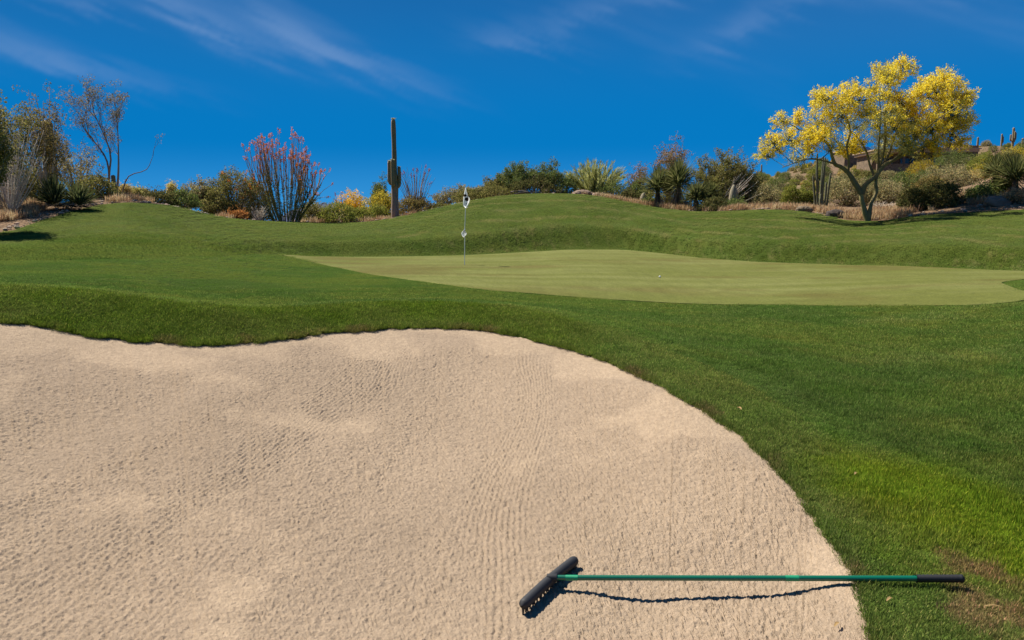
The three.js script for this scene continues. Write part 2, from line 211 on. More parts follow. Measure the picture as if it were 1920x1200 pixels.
for (const t of TABLE) { const raw = t.map((p) => [...p]), n = raw.length - 1; for (let i = 0; i <= n; i++) { let r = 0, h = 0, w = 0; for (let d = -9; d <= 9; d++) { const q = raw[Math.min(n, Math.max(0, i + d))], g = 10 - Math.abs(d); r += q[0] * g; h += q[1] * g; w += g; } t[i][0] = r / w; t[i][1] = h / w; } }   // the ground has no creases between the surveyed points
const look = (k, b) => { const f = clamp((b + 180) / STEP, 0, 3599.999), i = Math.floor(f), u = f - i, p = TABLE[k][i], q = TABLE[k][i + 1] || p; return [mix(p[0], q[0], u), mix(p[1], q[1], u)]; };
const EDGE = 3, CREST = 4, SWALE = 5, FRONT = 6, FOOT = 7, MID = 8, TOP = 9;                         // places of the lines in a column
const edgeWobble = (b) => (fbm(b * 0.9 + 50, 3.3, 3) - 0.5) * 0.10 + (noise(b * 5.1, 8.8) - 0.5) * 0.045 + (noise(b * 17, 3.8) - 0.5) * 0.02;
function column(b) {
  const k = TABLE.map((_, i) => look(i, b)), [re, he] = k[0];
  const x = [0, re * 0.4, re * 0.75, ...k.map((p) => p[0]), 4000], y = [0.01, 0.06, 0.08 + 0.42 * (he - 0.08), ...k.map((p) => p[1]), -60];
  const m = slopes(x, y);
  return { b, x, y, m, rs: re, re: re + edgeWobble(b) * Math.min(1, re / 5), h: (r) => hermite(x, y, m, r), t: (r) => { let i = 0; while (i < x.length - 2 && r > x[i + 1]) i++; return i + clamp((r - x[i]) / (x[i + 1] - x[i])); } };
}
const bearing = (x, z) => Math.atan2(x, -z) / RAD;
const swell = (x, z, r) => (fbm(x * 0.45 + 7, z * 0.45 + 2, 3) - 0.5) * 0.03 * smooth(5, 12, r) + (fbm(x * 2.2, z * 2.2, 2) - 0.5) * 0.022 * smooth(14, 8, r) * smooth(2, 4, r);
let lastC = null;
const columnAt = (b) => { const key = Math.round(b * 20); if (!lastC || lastC.key !== key) { lastC = column(key / 20); lastC.key = key; } return lastC; };
const lip = (c, r) => mix(.024, .014, smooth(10, 20, c.b)) * Math.exp(-Math.max(0, r - c.re) / 0.22);
const grassHeight = (c, r, x, z) => c.h(r) + swell(x, z, r) * smooth(0, 1.5, r - c.re) + lip(c, r);
function ground(x, z) { const r = Math.hypot(x, z), c = columnAt(bearing(x, z)); return r > c.re ? grassHeight(c, r, x, z) : c.h(r); }
// the putting green between its two edges, with the tongue of rough that runs into it on the right
const gn = curve([...GREEN_NEAR, [34, 13.8], [36, 15.2], [37, 17.5]], 1), gfar = curve([...GREEN_FAR, [35, 20.9], [36.3, 19.5], [37, 17.5]], 1);
const nn = curve([...GREEN_NOTCH, [35, 14.6], [37, 15.5]], 1), nf = curve([...GREEN_NOTCH_FAR, [34, 19.6], [37, 18.2]], 1);
const G0 = GREEN_NEAR[0][0], G1 = 37, N0 = GREEN_NOTCH[0][0];
const onGreen = (b, r, pad = 0) => b > G0 && b < G1 && r > gn(b) + pad && r < gfar(b) - pad && !(b > N0 && r > nn(b) - pad && r < nf(b) + pad);

// ------------------------------------------------------------------ colours of the turf (grasses of different kind, cut and health, mowing sheen painted in)
const T = { lawn: [.110, .157, .028], dark: [.082, .134, .021], blue: [.080, .137, .031], bank: [.096, .142, .012], light: [.148, .182, .046], yellow: [.165, .235, .014], brown: [.25, .17, .075], straw: [.27, .24, .09], hill: [.134, .176, .034], hillDark: [.106, .150, .025] };
const near2 = (pts, x, z) => { let d = 1e9; for (const [a, b] of pts) d = Math.min(d, Math.hypot(x - a, z - b)); return d; };
function turf(x, z, c, r) {
  const t = c.t(r), b = c.b, n1 = fbm(x * 0.6 + 30, z * 0.6 + 4, 4), n2 = fbm(x * 2.6 + 3, z * 2.6 + 70, 4), n3 = fbm(x * 9, z * 9 + 5, 3);
  let k = mix3(mix3(T.dark, T.blue, clamp(n2 * 1.6 - .3)), T.lawn, smooth(.34, .62, n1 + (n2 - .5) * .4));        // mown lawn: two grasses growing through each other
  if (t < CREST) k = mix3(mix3(T.bank, T.lawn, clamp(n2 * 1.5 - .3)), mix3(T.lawn, T.light, .3 + .5 * (n2 - .5)), smooth(2, 9, b));   // longer cut on the bunker's bank, paler grass to the right
  else if (t > FOOT) k = mix3(T.hillDark, T.hill, smooth(.3, .62, n1 + (n2 - .5) * .3));
  if (t > FOOT && t < TOP + .2) {                          // mower lanes and pale seams along the slope: leaning-blade sheen painted into the colour
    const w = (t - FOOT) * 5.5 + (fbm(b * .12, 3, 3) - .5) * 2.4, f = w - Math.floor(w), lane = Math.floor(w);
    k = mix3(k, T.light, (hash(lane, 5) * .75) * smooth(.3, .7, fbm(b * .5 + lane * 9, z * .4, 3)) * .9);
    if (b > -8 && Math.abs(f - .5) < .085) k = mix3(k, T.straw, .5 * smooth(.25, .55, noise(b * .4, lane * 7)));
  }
  // right-hand foreground: mown paler streaks, a dark swath, lush uncut patch, worn brown spot
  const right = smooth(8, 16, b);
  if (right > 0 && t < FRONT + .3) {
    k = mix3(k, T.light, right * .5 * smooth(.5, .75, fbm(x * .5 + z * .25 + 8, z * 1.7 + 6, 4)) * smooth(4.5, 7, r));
    k = mix3(k, T.yellow, .85 * smooth(.5, .1, near2(PLACE.yellow_patch, x, z) + (n2 - .5) * .45 + (n3 - .5) * .25));
    k = mix3(k, T.brown, .85 * smooth(.17, .02, near2(PLACE.brown_patch, x, z) + (n2 - .5) * .3 + (n3 - .5) * .35));
  }
  // dead thatch along parts of the bunker rim
  const rim = r - c.re;
  if (rim < .16 && r < 9) k = mix3(k, mix3(T.brown, [.09, .06, .028], n3), smooth(.13, .0, rim) * smooth(.5, .7, fbm(b * .7 + 9, 2, 3)) * .7);
  const v = mix(.72 + .56 * n3, 1, smooth(6, 18, r) * .7);
  return [k[0] * v * (1 + (n2 - .5) * .3), k[1] * v, k[2] * v];
}

// ------------------------------------------------------------------ object helpers
const taken = {};
function numbered(name) { taken[name] = (taken[name] ?? -1) + 1; return taken[name] ? `${name}_${String(taken[name]).padStart(3, '0')}` : name; }
function tag(o, label, category, group, kind) { if (label) o.userData.label = label; if (category) o.userData.category = category; if (group) o.userData.group = group; if (kind) o.userData.kind = kind; return o; }
function thing(name, label, category, [x, y, z], group) { const g = new THREE.Group(); g.name = numbered(name); g.position.set(x, y, z); scene.add(g); return tag(g, label, category, group); }
function mesh(name, geometry, material, parent) { const m = new THREE.Mesh(geometry, material); m.name = parent ? name : numbered(name); m.castShadow = m.receiveShadow = true; (parent || scene).add(m); return m; }
class MB {                                                     // a builder of one triangle mesh with colours
  constructor() { this.p = []; this.c = []; this.i = []; this.uv = []; }
  get n() { return this.p.length / 3; }
  v(x, y, z, c) { this.p.push(x, y, z); this.c.push(c[0], c[1], c[2]); return this.n - 1; }
  tri(a, b, c) { this.i.push(a, b, c); }
  quad(a, b, c, d) { this.i.push(a, b, c, a, c, d); }
  tube(pts, rad, col, sides = 5, cap = true) {                 // pts: Vector3[], rad: radius at share f, col: colour at share f
    const n = pts.length, start = this.n, up = new THREE.Vector3(), u = new THREE.Vector3(), w = new THREE.Vector3(), ref = new THREE.Vector3(.31, .2, .93);
    for (let k = 0; k < n; k++) {
      up.subVectors(pts[Math.min(n - 1, k + 1)], pts[Math.max(0, k - 1)]).normalize();
      u.crossVectors(up, ref).normalize(); w.crossVectors(up, u);
      const f = k / (n - 1), r = rad(f), c = col(f);
      for (let s = 0; s < sides; s++) { const a = s / sides * 2 * Math.PI, x = Math.cos(a) * r, y = Math.sin(a) * r; this.v(pts[k].x + u.x * x + w.x * y, pts[k].y + u.y * x + w.y * y, pts[k].z + u.z * x + w.z * y, c); }
    }
    for (let k = 0; k < n - 1; k++) for (let s = 0; s < sides; s++) { const a = start + k * sides + s, b = start + k * sides + (s + 1) % sides; this.quad(a, b, b + sides, a + sides); }
    if (cap) { const t = this.v(pts[n - 1].x, pts[n - 1].y, pts[n - 1].z, col(1)); for (let s = 0; s < sides; s++) this.tri(start + (n - 1) * sides + s, start + (n - 1) * sides + (s + 1) % sides, t); }
  }
  leaf(p, d, len, wid, side, c) {                              // a flat leaf from p along d (unit), bent a little at the middle
    const q = p.clone().addScaledVector(d, len * .55), s = side, a = this.v(p.x, p.y, p.z, c), b = this.v(q.x + s.x * wid, q.y + s.y * wid, q.z + s.z * wid, c), e = this.v(q.x - s.x * wid, q.y - s.y * wid, q.z - s.z * wid, c), f = this.v(p.x + d.x * len, p.y + d.y * len - len * .08, p.z + d.z * len, c);
    this.tri(a, b, e); this.tri(b, f, e);
  }
  geometry(smoothed = true) {
    let g = new THREE.BufferGeometry();
    g.setAttribute('position', new THREE.Float32BufferAttribute(this.p, 3)); g.setAttribute('color', new THREE.Float32BufferAttribute(this.c, 3)); g.setIndex(this.i);
    if (!smoothed) g = g.toNonIndexed();
    g.computeVertexNormals();
    return g;
  }
}
const V3 = (x, y, z) => new THREE.Vector3(x, y, z);
const sphereDir = (R) => { const y = R() * 2 - 1, a = R() * 2 * Math.PI, s = Math.sqrt(1 - y * y); return V3(Math.cos(a) * s, y, Math.sin(a) * s); };
const jitter = (c, R, k = .25) => { const f = 1 + (R() - .5) * 2 * k; return [c[0] * f * (1 + (R() - .5) * k * .6), c[1] * f, c[2] * f * (1 + (R() - .5) * k * .6)]; };
const bend = (a, b, c, n) => { const o = []; for (let k = 0; k <= n; k++) { const t = k / n; o.push(V3(0, 0, 0).addScaledVector(a, (1 - t) * (1 - t)).addScaledVector(b, 2 * t * (1 - t)).addScaledVector(c, t * t)); } return o; };

// ------------------------------------------------------------------ materials
function noiseTexture(size, f, srgb) {
  const d = new Uint8Array(size * size * 4);
  for (let j = 0; j < size; j++) for (let i = 0; i < size; i++) { const c = f(i / size, j / size, i, j); d.set([clamp(c[0]) * 255, clamp(c[1]) * 255, clamp(c[2]) * 255, 255], (j * size + i) * 4); }
  const t = new THREE.DataTexture(d, size, size); t.wrapS = t.wrapT = THREE.RepeatWrapping; t.magFilter = THREE.LinearFilter; t.minFilter = THREE.LinearMipmapLinearFilter; t.generateMipmaps = true;
  if (srgb) t.colorSpace = THREE.SRGBColorSpace; t.needsUpdate = true; return t;
}
const tiled = (u, v, f, oct) => { let s = 0, a = .5, w = 0; for (let k = 0; k < oct; k++) { const F = f * 2 ** k; const n = (x, y) => { const i = Math.floor(x), j = Math.floor(y), p = x - i, q = y - j, A = p * p * (3 - 2 * p), B = q * q * (3 - 2 * q), h = (m, l) => hash(((m % F) + F) % F + k * 977, ((l % F) + F) % F); return mix(mix(h(i, j), h(i + 1, j), A), mix(h(i, j + 1), h(i + 1, j + 1), A), B); }; s += a * n(u * F, v * F); w += a; a *= .55; } return s / w; };
const grainTex = noiseTexture(512, (u, v, i, j) => { const n = tiled(u, v, 48, 4), g = hash(i, j), k = .80 + .2 * (n * .75 + g * .45 - .1); return [k, k * .995, k * .985]; }, true);
const grainBump = noiseTexture(512, (u, v, i, j) => { const n = tiled(u, v, 64, 3) * .75 + hash(i * 3 + 1, j) * .25; return [n, n, n]; });
const turfTex = noiseTexture(512, (u, v, i, j) => { const k = .62 + .38 * (tiled(u, v, 60, 3) * .7 + hash(i, j + 9) * .3); return [k, k, k * .96]; }, true);
const soilTex = noiseTexture(512, (u, v, i, j) => { const n = tiled(u, v, 12, 5), s = smooth(.62, .7, tiled(u + .37, v + .11, 60, 2)), k = .70 + .3 * n - .22 * s; return [k, k * .985, k * .965]; }, true);
const metres = (t, m) => { const c = t.clone(); c.repeat.set(1 / m, 1 / m); c.needsUpdate = true; return c; };
const sandMat = new THREE.MeshPhysicalMaterial({ specularIntensity: .1, color: new THREE.Color().setRGB(.405, .310, .222), roughness: 1, map: metres(grainTex, .9), bumpMap: metres(grainBump, .55), bumpScale: .006, vertexColors: true });
const turfMat = new THREE.MeshPhysicalMaterial({ specularIntensity: .1, color: 0xffffff, roughness: 1, map: metres(turfTex, 1.7), bumpMap: metres(grainBump, 1.1), bumpScale: .012, vertexColors: true });
const greenMat = new THREE.MeshPhysicalMaterial({ specularIntensity: .1, color: 0xffffff, roughness: .95, map: metres(turfTex, 1.3), bumpMap: metres(grainBump, .8), bumpScale: .003, vertexColors: true });
const soilMat = new THREE.MeshPhysicalMaterial({ specularIntensity: .1, color: 0xffffff, roughness: 1, map: metres(soilTex, 2.3), bumpMap: metres(soilTex, 2.3), bumpScale: .03, vertexColors: true });
const bladeMat = new THREE.MeshPhysicalMaterial({ color: 0xffffff, roughness: 1, vertexColors: true, side: THREE.DoubleSide, transmission: .4, thickness: 0, specularIntensity: .03 });
const leafMat = new THREE.MeshPhysicalMaterial({ color: 0xffffff, roughness: .95, vertexColors: true, side: THREE.DoubleSide, transmission: .42, thickness: 0, specularIntensity: .04 });
const petalMat = new THREE.MeshPhysicalMaterial({ color: 0xffffff, roughness: .95, vertexColors: true, side: THREE.DoubleSide, transmission: .56, thickness: 0, specularIntensity: .03 });
const woodMat = new THREE.MeshPhysicalMaterial({ specularIntensity: .1, color: 0xffffff, roughness: .92, vertexColors: true });
const cactusMat = new THREE.MeshStandardMaterial({ color: 0xffffff, roughness: .8, vertexColors: true });
const rockTex = noiseTexture(256, (u, v) => { const k = .55 + .45 * tiled(u, v, 6, 5); return [k, k, k]; });
const rockMat = new THREE.MeshPhysicalMaterial({ specularIntensity: .1, color: 0xffffff, roughness: .95, vertexColors: true });

// ------------------------------------------------------------------ ground sheets: a fan of strips between two ranges for each bearing
function fan(bs, rows, at) {                                   // at(column, share of row) -> [range, height offset, colour]
  const nb = bs.length, nr = rows.length, pos = new Float32Array(nb * nr * 3), col = new Float32Array(nb * nr * 3), uv = new Float32Array(nb * nr * 2), idx = new Uint32Array((nb - 1) * (nr - 1) * 6);
  for (let i = 0; i < nb; i++) {
    const c = column(bs[i]), s = Math.sin(bs[i] * RAD), co = -Math.cos(bs[i] * RAD);
    for (let j = 0; j < nr; j++) {
      const [r, y, k] = at(c, rows[j], s, co), n = i * nr + j;
      pos[n * 3] = r * s; pos[n * 3 + 1] = y; pos[n * 3 + 2] = r * co; col.set(k, n * 3); uv[n * 2] = r * s; uv[n * 2 + 1] = r * co;
    }
  }
  let q = 0;
  for (let i = 0; i < nb - 1; i++) for (let j = 0; j < nr - 1; j++) { const a = i * nr + j, b = a + nr; idx[q++] = a; idx[q++] = a + 1; idx[q++] = b; idx[q++] = b; idx[q++] = a + 1; idx[q++] = b + 1; }
  const g = new THREE.BufferGeometry();
  g.setAttribute('position', new THREE.BufferAttribute(pos, 3)); g.setAttribute('color', new THREE.BufferAttribute(col, 3)); g.setAttribute('uv', new THREE.BufferAttribute(uv, 2)); g.setIndex(new THREE.BufferAttribute(idx, 1));
  g.computeVertexNormals();
  return g;
}
const bearings = (lo, hi, fine, coarse) => { const o = []; for (let b = -180; b < lo - 1e-6; b += coarse) o.push(b); for (let b = lo; b <= hi + 1e-6; b += fine) o.push(b); for (let b = hi + coarse; b < 180; b += coarse) o.push(b); o.push(180); return o; };

// sand: clumps left by the rake, raked furrows in bands, smoother pushed-up sand along the rim
const hollow = (x, z) => { const [ax, az] = PLACE.rake_mid, [bx, bz] = PLACE.grip_end, dx = bx - ax, dz = bz - az, l2 = dx * dx + dz * dz, f = ((x - ax) * dx + (z - az) * dz) / l2, d = Math.hypot(x - ax - f * dx, z - az - f * dz); return -.04 * smooth(.04, .3, f) * smooth(.78, .5, f) * Math.exp(-d * d / .12); };
const sandFlow = (x, z) => { const a = .26 + (fbm(x * .35 + 4, z * .35, 2) - .5) * .4 - x * .10, c = Math.cos(a), n = Math.sin(a); return [x * c + z * n, -x * n + z * c]; };
const dryPatch = (x, z, rim) => smooth(.50, .66, fbm(x * 1.9 + 8, z * 1.9 + 2, 5) + .30 * smooth(1.5, 0, rim) - .16);      // dry pale sand, mostly pushed up along the rim
function sandRelief(x, z, c, r) {
  const rim = c.rs - r, [across, along] = sandFlow(x, z), dry = dryPatch(x, z, rim);
  const rough = smooth(.0, .5, rim + (fbm(x * 1.4 + 3, z * 1.4 + 8, 3) - .5) * .8) * (.5 + .9 * fbm(across * 2.2 + 5, along * .5 + 1, 3)) * (1 - .72 * dry) + .12;
  const k1 = noise(x * 112 + 3, z * 112), k2 = noise(x * 190 + 9, z * 190 + 4), k3 = noise(x * 40 + 1, z * 40 + 9), k4 = noise(x * 74 + 31, z * 74 + 7);
  const pit = Math.max(0, .30 - k4) * 2.2 + Math.max(0, .26 - k1) * 1.8, clump = Math.max(0, k1 - .42) * 1.5 + Math.max(0, k2 - .45) * .8 + (k3 - .5) * .55 - pit * 1.25;
  const band = smooth(.52, .66, fbm(across * 1.7 + 20, along * .22 + 3, 3)), furrow = Math.sin(across / .042 * 2 * Math.PI + (k3 - .5) * 2.6) * .5 * band;
  const roll = (fbm(x * .8 + 2, z * .8 + 6, 3) - .5) * .05 * smooth(0, 1.2, rim) + (fbm(across * 1.2 + 60, along * .3, 2) - .5) * .03 * smooth(0, .8, rim);
  return hollow(x, z) + roll + rough * (clump * .0056 + furrow * .0052) + (k2 - .5) * .002 + (k1 - .5) * .002;
}
const sandRows = []; for (let k = 0; k < 14; k++) sandRows.push(k / 14 * .3 + .02); for (let k = 0; k <= 540; k++) sandRows.push(.33 + .67 * (k / 540) ** .95);
{
  const g = fan(bearings(-37, 37, .068, 3), sandRows, (c, f, s, co) => {
    const r = f * (c.re + .09), x = r * s, z = r * co, over = Math.max(0, r - c.re);
    const n = fbm(x * 1.1, z * 1.1 + 40, 4), w = .93 + .20 * (n - .5) + .16 * (noise(x * 90, z * 90 + 7) - .5), pale = .17 * dryPatch(x, z, c.rs - r) * (.7 + .6 * noise(x * 40, z * 40));
    return [r, c.h(r) + (r > .6 ? sandRelief(x, z, c, r) : 0) - over * .5, [w + pale, w + pale * .97, w + pale * .85]];
  });
  const o = mesh('sand_bunker', g, sandMat); tag(o, 'raked pale tan sand filling the bunker', 'sand', null, 'structure');
}
// turf sheet from the bunker rim to the lawn's outer edge
{
  const rows = [-.006, 0, .002, .006, .012, .02, .03]; for (let k = 1; k <= 150; k++) rows.push(.03 + .97 * (k / 150) ** 1.7);
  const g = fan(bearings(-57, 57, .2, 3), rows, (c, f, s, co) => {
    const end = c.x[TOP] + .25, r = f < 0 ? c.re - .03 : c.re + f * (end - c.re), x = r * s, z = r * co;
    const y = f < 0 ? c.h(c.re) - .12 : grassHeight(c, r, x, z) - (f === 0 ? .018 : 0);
    const k = turf(x, z, c, r); return [r, y, [k[0] * .7, k[1] * .7, k[2] * .7]];  // sheet colour darkened to paint the shaded gaps between the blades
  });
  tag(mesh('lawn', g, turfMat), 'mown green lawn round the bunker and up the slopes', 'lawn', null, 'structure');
}
// putting green: finely mown paler turf laid a few millimetres proud, cut round the tongue of rough
{
  const paint = (x, z, r) => {
    const n = fbm(x * .55 + z * .1, z * .35, 4), m = clamp(fbm(x * .16 + 9, z * 1.5 + 3, 4) * 1.8 - .4), f = .86 + .28 * fbm(x * 6, z * 6, 3);
    let k = mix3([.176, .190, .050], [.240, .248, .086], clamp(n * .9 + (m - .5) * 1.1)); k = mix3(k, [.165, .14, .045], .7 * smooth(.5, .75, fbm(x * .4 + 50, z * .9, 4)));
    return [k[0] * f, k[1] * f, k[2] * f];
  };
  const strip = (b0, b1, lo, hi, n) => {
    const bs = []; for (let k = 0; k <= n; k++) bs.push(b0 + (b1 - b0) * k / n);
    const rows = [-1]; for (let k = 0; k <= 46; k++) rows.push(k / 46); rows.push(2);
    return fan(bs, rows, (c, f, s, co) => { const r = mix(lo(c.b), hi(c.b), clamp(f)), x = r * s, z = r * co; return [r, grassHeight(c, r, x, z) + (f < 0 || f > 1 ? -.01 : .012), paint(x, z, r)]; });
  };
  const g = mergeGeometries([strip(G0, N0, gn, gfar, 220), strip(N0, G1, gn, nn, 24), strip(N0, G1, nf, gfar, 24)]);
  tag(mesh('putting_green', g, greenMat), 'pale finely mown putting green around the flagstick', 'putting green', null, 'structure');
}
// desert soil beyond the lawn, on to the horizon
{
  const rows = [0]; for (let k = 1; k <= 120; k++) rows.push((k / 120) ** 1);
  const g = fan(bearings(-42, 42, .3, 3), rows, (c, f, s, co) => {
    const r0 = c.x[TOP] + .2, r = f < .92 ? r0 * (330 / r0) ** (f / .92) : 330 * (4000 / 330) ** ((f - .92) / .08), x = r * s, z = r * co;
    const rise = (fbm(x * .35, z * .35, 4) - .5) * .35 * smooth(0, 4, r - r0) + (fbm(x * .06 + 5, z * .06, 4) - .5) * 1.0 * smooth(60, 120, r);
    const n = fbm(x * .3 + 9, z * .3, 4), m = fbm(x * 2.1, z * 2.1, 3);
    let k = mix3([.25, .165, .105], [.31, .215, .14], n); k = mix3(k, [.30, .25, .13], smooth(.5, .75, fbm(x * .12 + 2, z * .12, 4)) * .7 * smooth(45, 70, r));
    const w = .8 + .4 * m; return [r, c.h(r) + rise + .02 + (f === 0 ? -.04 : 0), [k[0] * w, k[1] * w, k[2] * w]];
  });
  tag(mesh('desert_ground', g, soilMat), 'tan desert soil and hillside beyond the lawn', 'ground', null, 'structure');
}
function desert(x, z) { const r = Math.hypot(x, z), c = columnAt(bearing(x, z)), r0 = c.x[TOP] + .2; if (r < r0) return ground(x, z); return c.h(r) + .02 + (fbm(x * .35, z * .35, 4) - .5) * .35 * smooth(0, 4, r - r0) + (fbm(x * .06 + 5, z * .06, 4) - .5) * 1.0 * smooth(60, 120, r); }
// far mountain ridge low on the horizon, blue-grey distance haze painted into its colour
{
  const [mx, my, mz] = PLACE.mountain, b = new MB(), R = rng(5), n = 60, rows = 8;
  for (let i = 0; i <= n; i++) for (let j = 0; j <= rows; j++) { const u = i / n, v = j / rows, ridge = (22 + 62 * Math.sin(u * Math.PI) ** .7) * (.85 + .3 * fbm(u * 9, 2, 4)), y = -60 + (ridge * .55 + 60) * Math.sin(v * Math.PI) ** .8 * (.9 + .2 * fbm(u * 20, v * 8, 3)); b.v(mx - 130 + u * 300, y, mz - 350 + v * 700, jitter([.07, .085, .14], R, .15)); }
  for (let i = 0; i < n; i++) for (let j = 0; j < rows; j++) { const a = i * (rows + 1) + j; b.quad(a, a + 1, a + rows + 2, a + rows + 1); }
  tag(mesh('mountain', b.geometry(), rockMat), 'low mountain ridge on the far horizon with painted blue-grey haze', 'mountain', null, 'structure');
}

// ------------------------------------------------------------------ turf blades: small clumps of leaves over the lawn
{
  const R = rng(77), clumpOf = (n, l0, l1, w0, w1, spread, straw) => {
    const b = new MB();
    for (let k = 0; k < n; k++) {
      const a = R() * 6.283, q = Math.sqrt(R()) * .05, p = V3(Math.cos(a) * q, -.004, Math.sin(a) * q), lean = .25 + R() * 1.0, o = R() * 6.283, d = V3(Math.cos(o) * Math.sin(lean), Math.cos(lean), Math.sin(o) * Math.sin(lean)), side = V3(-Math.sin(o), 0, Math.cos(o)), f = 1 - spread + 2 * spread * R();
      b.leaf(p, d, mix(l0, l1, R()), mix(w0, w1, R()), side, R() < straw ? [2.5, 1.8, 2.6] : [f * (1 + (R() - .5) * .3 * spread), f, f]);
    }
    return b.geometry();
  };
  const cut = (t) => t < CREST ? 1 : t < CREST + .25 ? .8 : t < FRONT ? 1.35 : t < FOOT ? 1 : t < MID - .1 ? mix(2.6, 1.6, smooth(.5, .9, t - FOOT)) : .6;      // height of the cut: rough in the swale and at the foot of the mounds, closely mown slopes above
  const near = clumpOf(130, .014, .033, .0011, .0018, .5, .09), far = clumpOf(130, .013, .022, .0012, .0018, .16, .01);
  const all = [[], []], M = new THREE.Matrix4(), q = new THREE.Quaternion();
  const B = 39;
  for (let r = 2.0; r < 46;) {
    const rho = Math.max(.042, .0088 * r), step = rho * .98, db = step / r / RAD;
    const side = r < 9 ? 55 : 43; for (let bb = -side; bb < side; bb += db) {
      const bj = bb + (R() - .5) * db, rj = r + (R() - .5) * step, c = columnAt(bj);
      if (rj < c.re + .012 || rj > c.x[TOP] + .15 || onGreen(bj, rj, .02)) continue;
      const x = rj * Math.sin(bj * RAD), z = -rj * Math.cos(bj * RAD);
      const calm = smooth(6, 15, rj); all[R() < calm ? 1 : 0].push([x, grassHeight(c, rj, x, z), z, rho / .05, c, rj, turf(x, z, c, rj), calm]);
    }
    r += step;
  }
  for (let bb = -B; bb < B; bb += .16) for (let m = 0; m < 3; m++) { const bj = bb + R() * .16, c = columnAt(bj), rj = c.re + R() * .05 - .012, x = rj * Math.sin(bj * RAD), z = -rj * Math.cos(bj * RAD); if (noise(bj * 3, 4) > .25) all[0].push([x, grassHeight(c, Math.max(rj, c.re), x, z) - .012, z, .5 + .5 * R(), c, rj, turf(x, z, c, c.re + .06), 0]); }   // blades leaning out over the rim
  const col = new THREE.Color(), S = V3(1, 1, 1), P = V3(0, 0, 0), up = V3(0, 1, 0), nrm = V3(0, 1, 0);
  all.forEach((spots, which) => {
    const im = new THREE.InstancedMesh(which ? far : near, bladeMat, spots.length);
    spots.forEach(([x, y, z, s, c, r, k, calm], i) => {
      const lush = r < 4.8 ? smooth(.4, .05, near2(PLACE.yellow_patch, x, z)) : 0, tall = mix(.75 + .5 * R(), 1, calm) * (1 + .7 * lush) * (r - c.re < .1 ? 1.25 : 1) * cut(c.t(r) + (fbm(x * .7, z * .7, 2) - .5) * .12), h = .25, dh = (c.h(r + h) - c.h(r - h)) / (2 * h);
      nrm.set(-x / r * dh, 1, -z / r * dh).normalize(); q.setFromUnitVectors(up, nrm).multiply(new THREE.Quaternion().setFromAxisAngle(up, R() * 6.283));
      S.set(s, tall, s); P.set(x, y, z); im.setMatrixAt(i, M.compose(P, q, S));
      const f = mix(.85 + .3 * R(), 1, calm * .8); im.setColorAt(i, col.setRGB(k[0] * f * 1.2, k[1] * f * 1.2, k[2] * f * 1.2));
    });
    im.name = numbered('grass'); im.castShadow = im.receiveShadow = true; scene.add(im);
    tag(im, which ? 'closely mown grass blades of the lawn beyond the bunker' : 'grass blades of the bunker bank and near lawn', 'grass', null, 'stuff');
  });
  console.log('grass clumps', all[0].length + all[1].length);
}
// ------------------------------------------------------------------ plants
const HUE = {                                                   // leaf colours (linear), twig colour
  olive: [[.181, .184, .048], [.236, .222, .066], [.315, .266, .098]], bronze: [[.190, .155, .048], [.253, .199, .060], [.298, .222, .087]], grey: [[.236, .229, .098], [.315, .280, .130], [.442, .352, .167]],
  green: [[.118, .163, .044], [.157, .199, .054], [.221, .236, .076]], dark: [[.095, .110, .032], [.134, .132, .044], [.190, .163, .060]], moss: [[.190, .222, .038], [.253, .266, .048], [.298, .280, .066]],
  straw: [[.577, .436, .144], [.480, .402, .133], [.501, .375, .165]], pale: [[.577, .520, .144], [.480, .453, .123], [.459, .401, .174]], cream: [[.766, .625, .242], [.627, .526, .194], [.577, .503, .133]], rust: [[.500, .217, .061], [.459, .213, .077], [.315, .163, .054]],
  yellow: [[.900, .588, .029], [.835, .526, .039], [.577, .469, .067]], yellowgreen: [[.585, .451, .043], [.577, .469, .055], [.315, .295, .066]], gold: [[.459, .325, .029], [.480, .352, .039], [.253, .236, .044]], mauve: [[.500, .318, .167], [.577, .385, .200], [.315, .222, .121]],
  reddish: [[.253, .178, .087], [.461, .252, .123], [.221, .199, .081]],
};
const TWIG = { wood: [.30, .225, .145], pale: [.55, .48, .39], grey: [.42, .355, .27], dark: [.085, .068, .05], green: [.13, .145, .05] };
const pick = (a, R) => a[Math.floor(R() * a.length)];
function cluster(mb, p, rad, n, cols, R, len = .055, wid = .022, flat = 1) {
  const tone = .8 + .4 * R();
  for (let k = 0; k < n; k++) {
    const d = sphereDir(R), q = p.clone().addScaledVector(d, rad * Math.cbrt(R())); q.y = p.y + (q.y - p.y) * flat;
    const dir = d.addScaledVector(sphereDir(R), .8).normalize(), side = sphereDir(R).cross(dir).normalize(), c = jitter(pick(cols, R), R, .22), f = .7 + .6 * R();
    mb.leaf(q, dir, len * f, wid * f, side, [c[0] * tone, c[1] * tone, c[2] * tone]);
  }
}
function plantParts(t, stems, leaves, stemName = 'stems', leafName = 'foliage') {
  if (stems && stems.n) tag(mesh(stemName, stems.geometry(), woodMat, t), null, null, null, 'stuff');
  if (leaves && leaves.n) tag(mesh(leafName, leaves.geometry(false), leafMat, t), null, null, null, 'stuff');
}
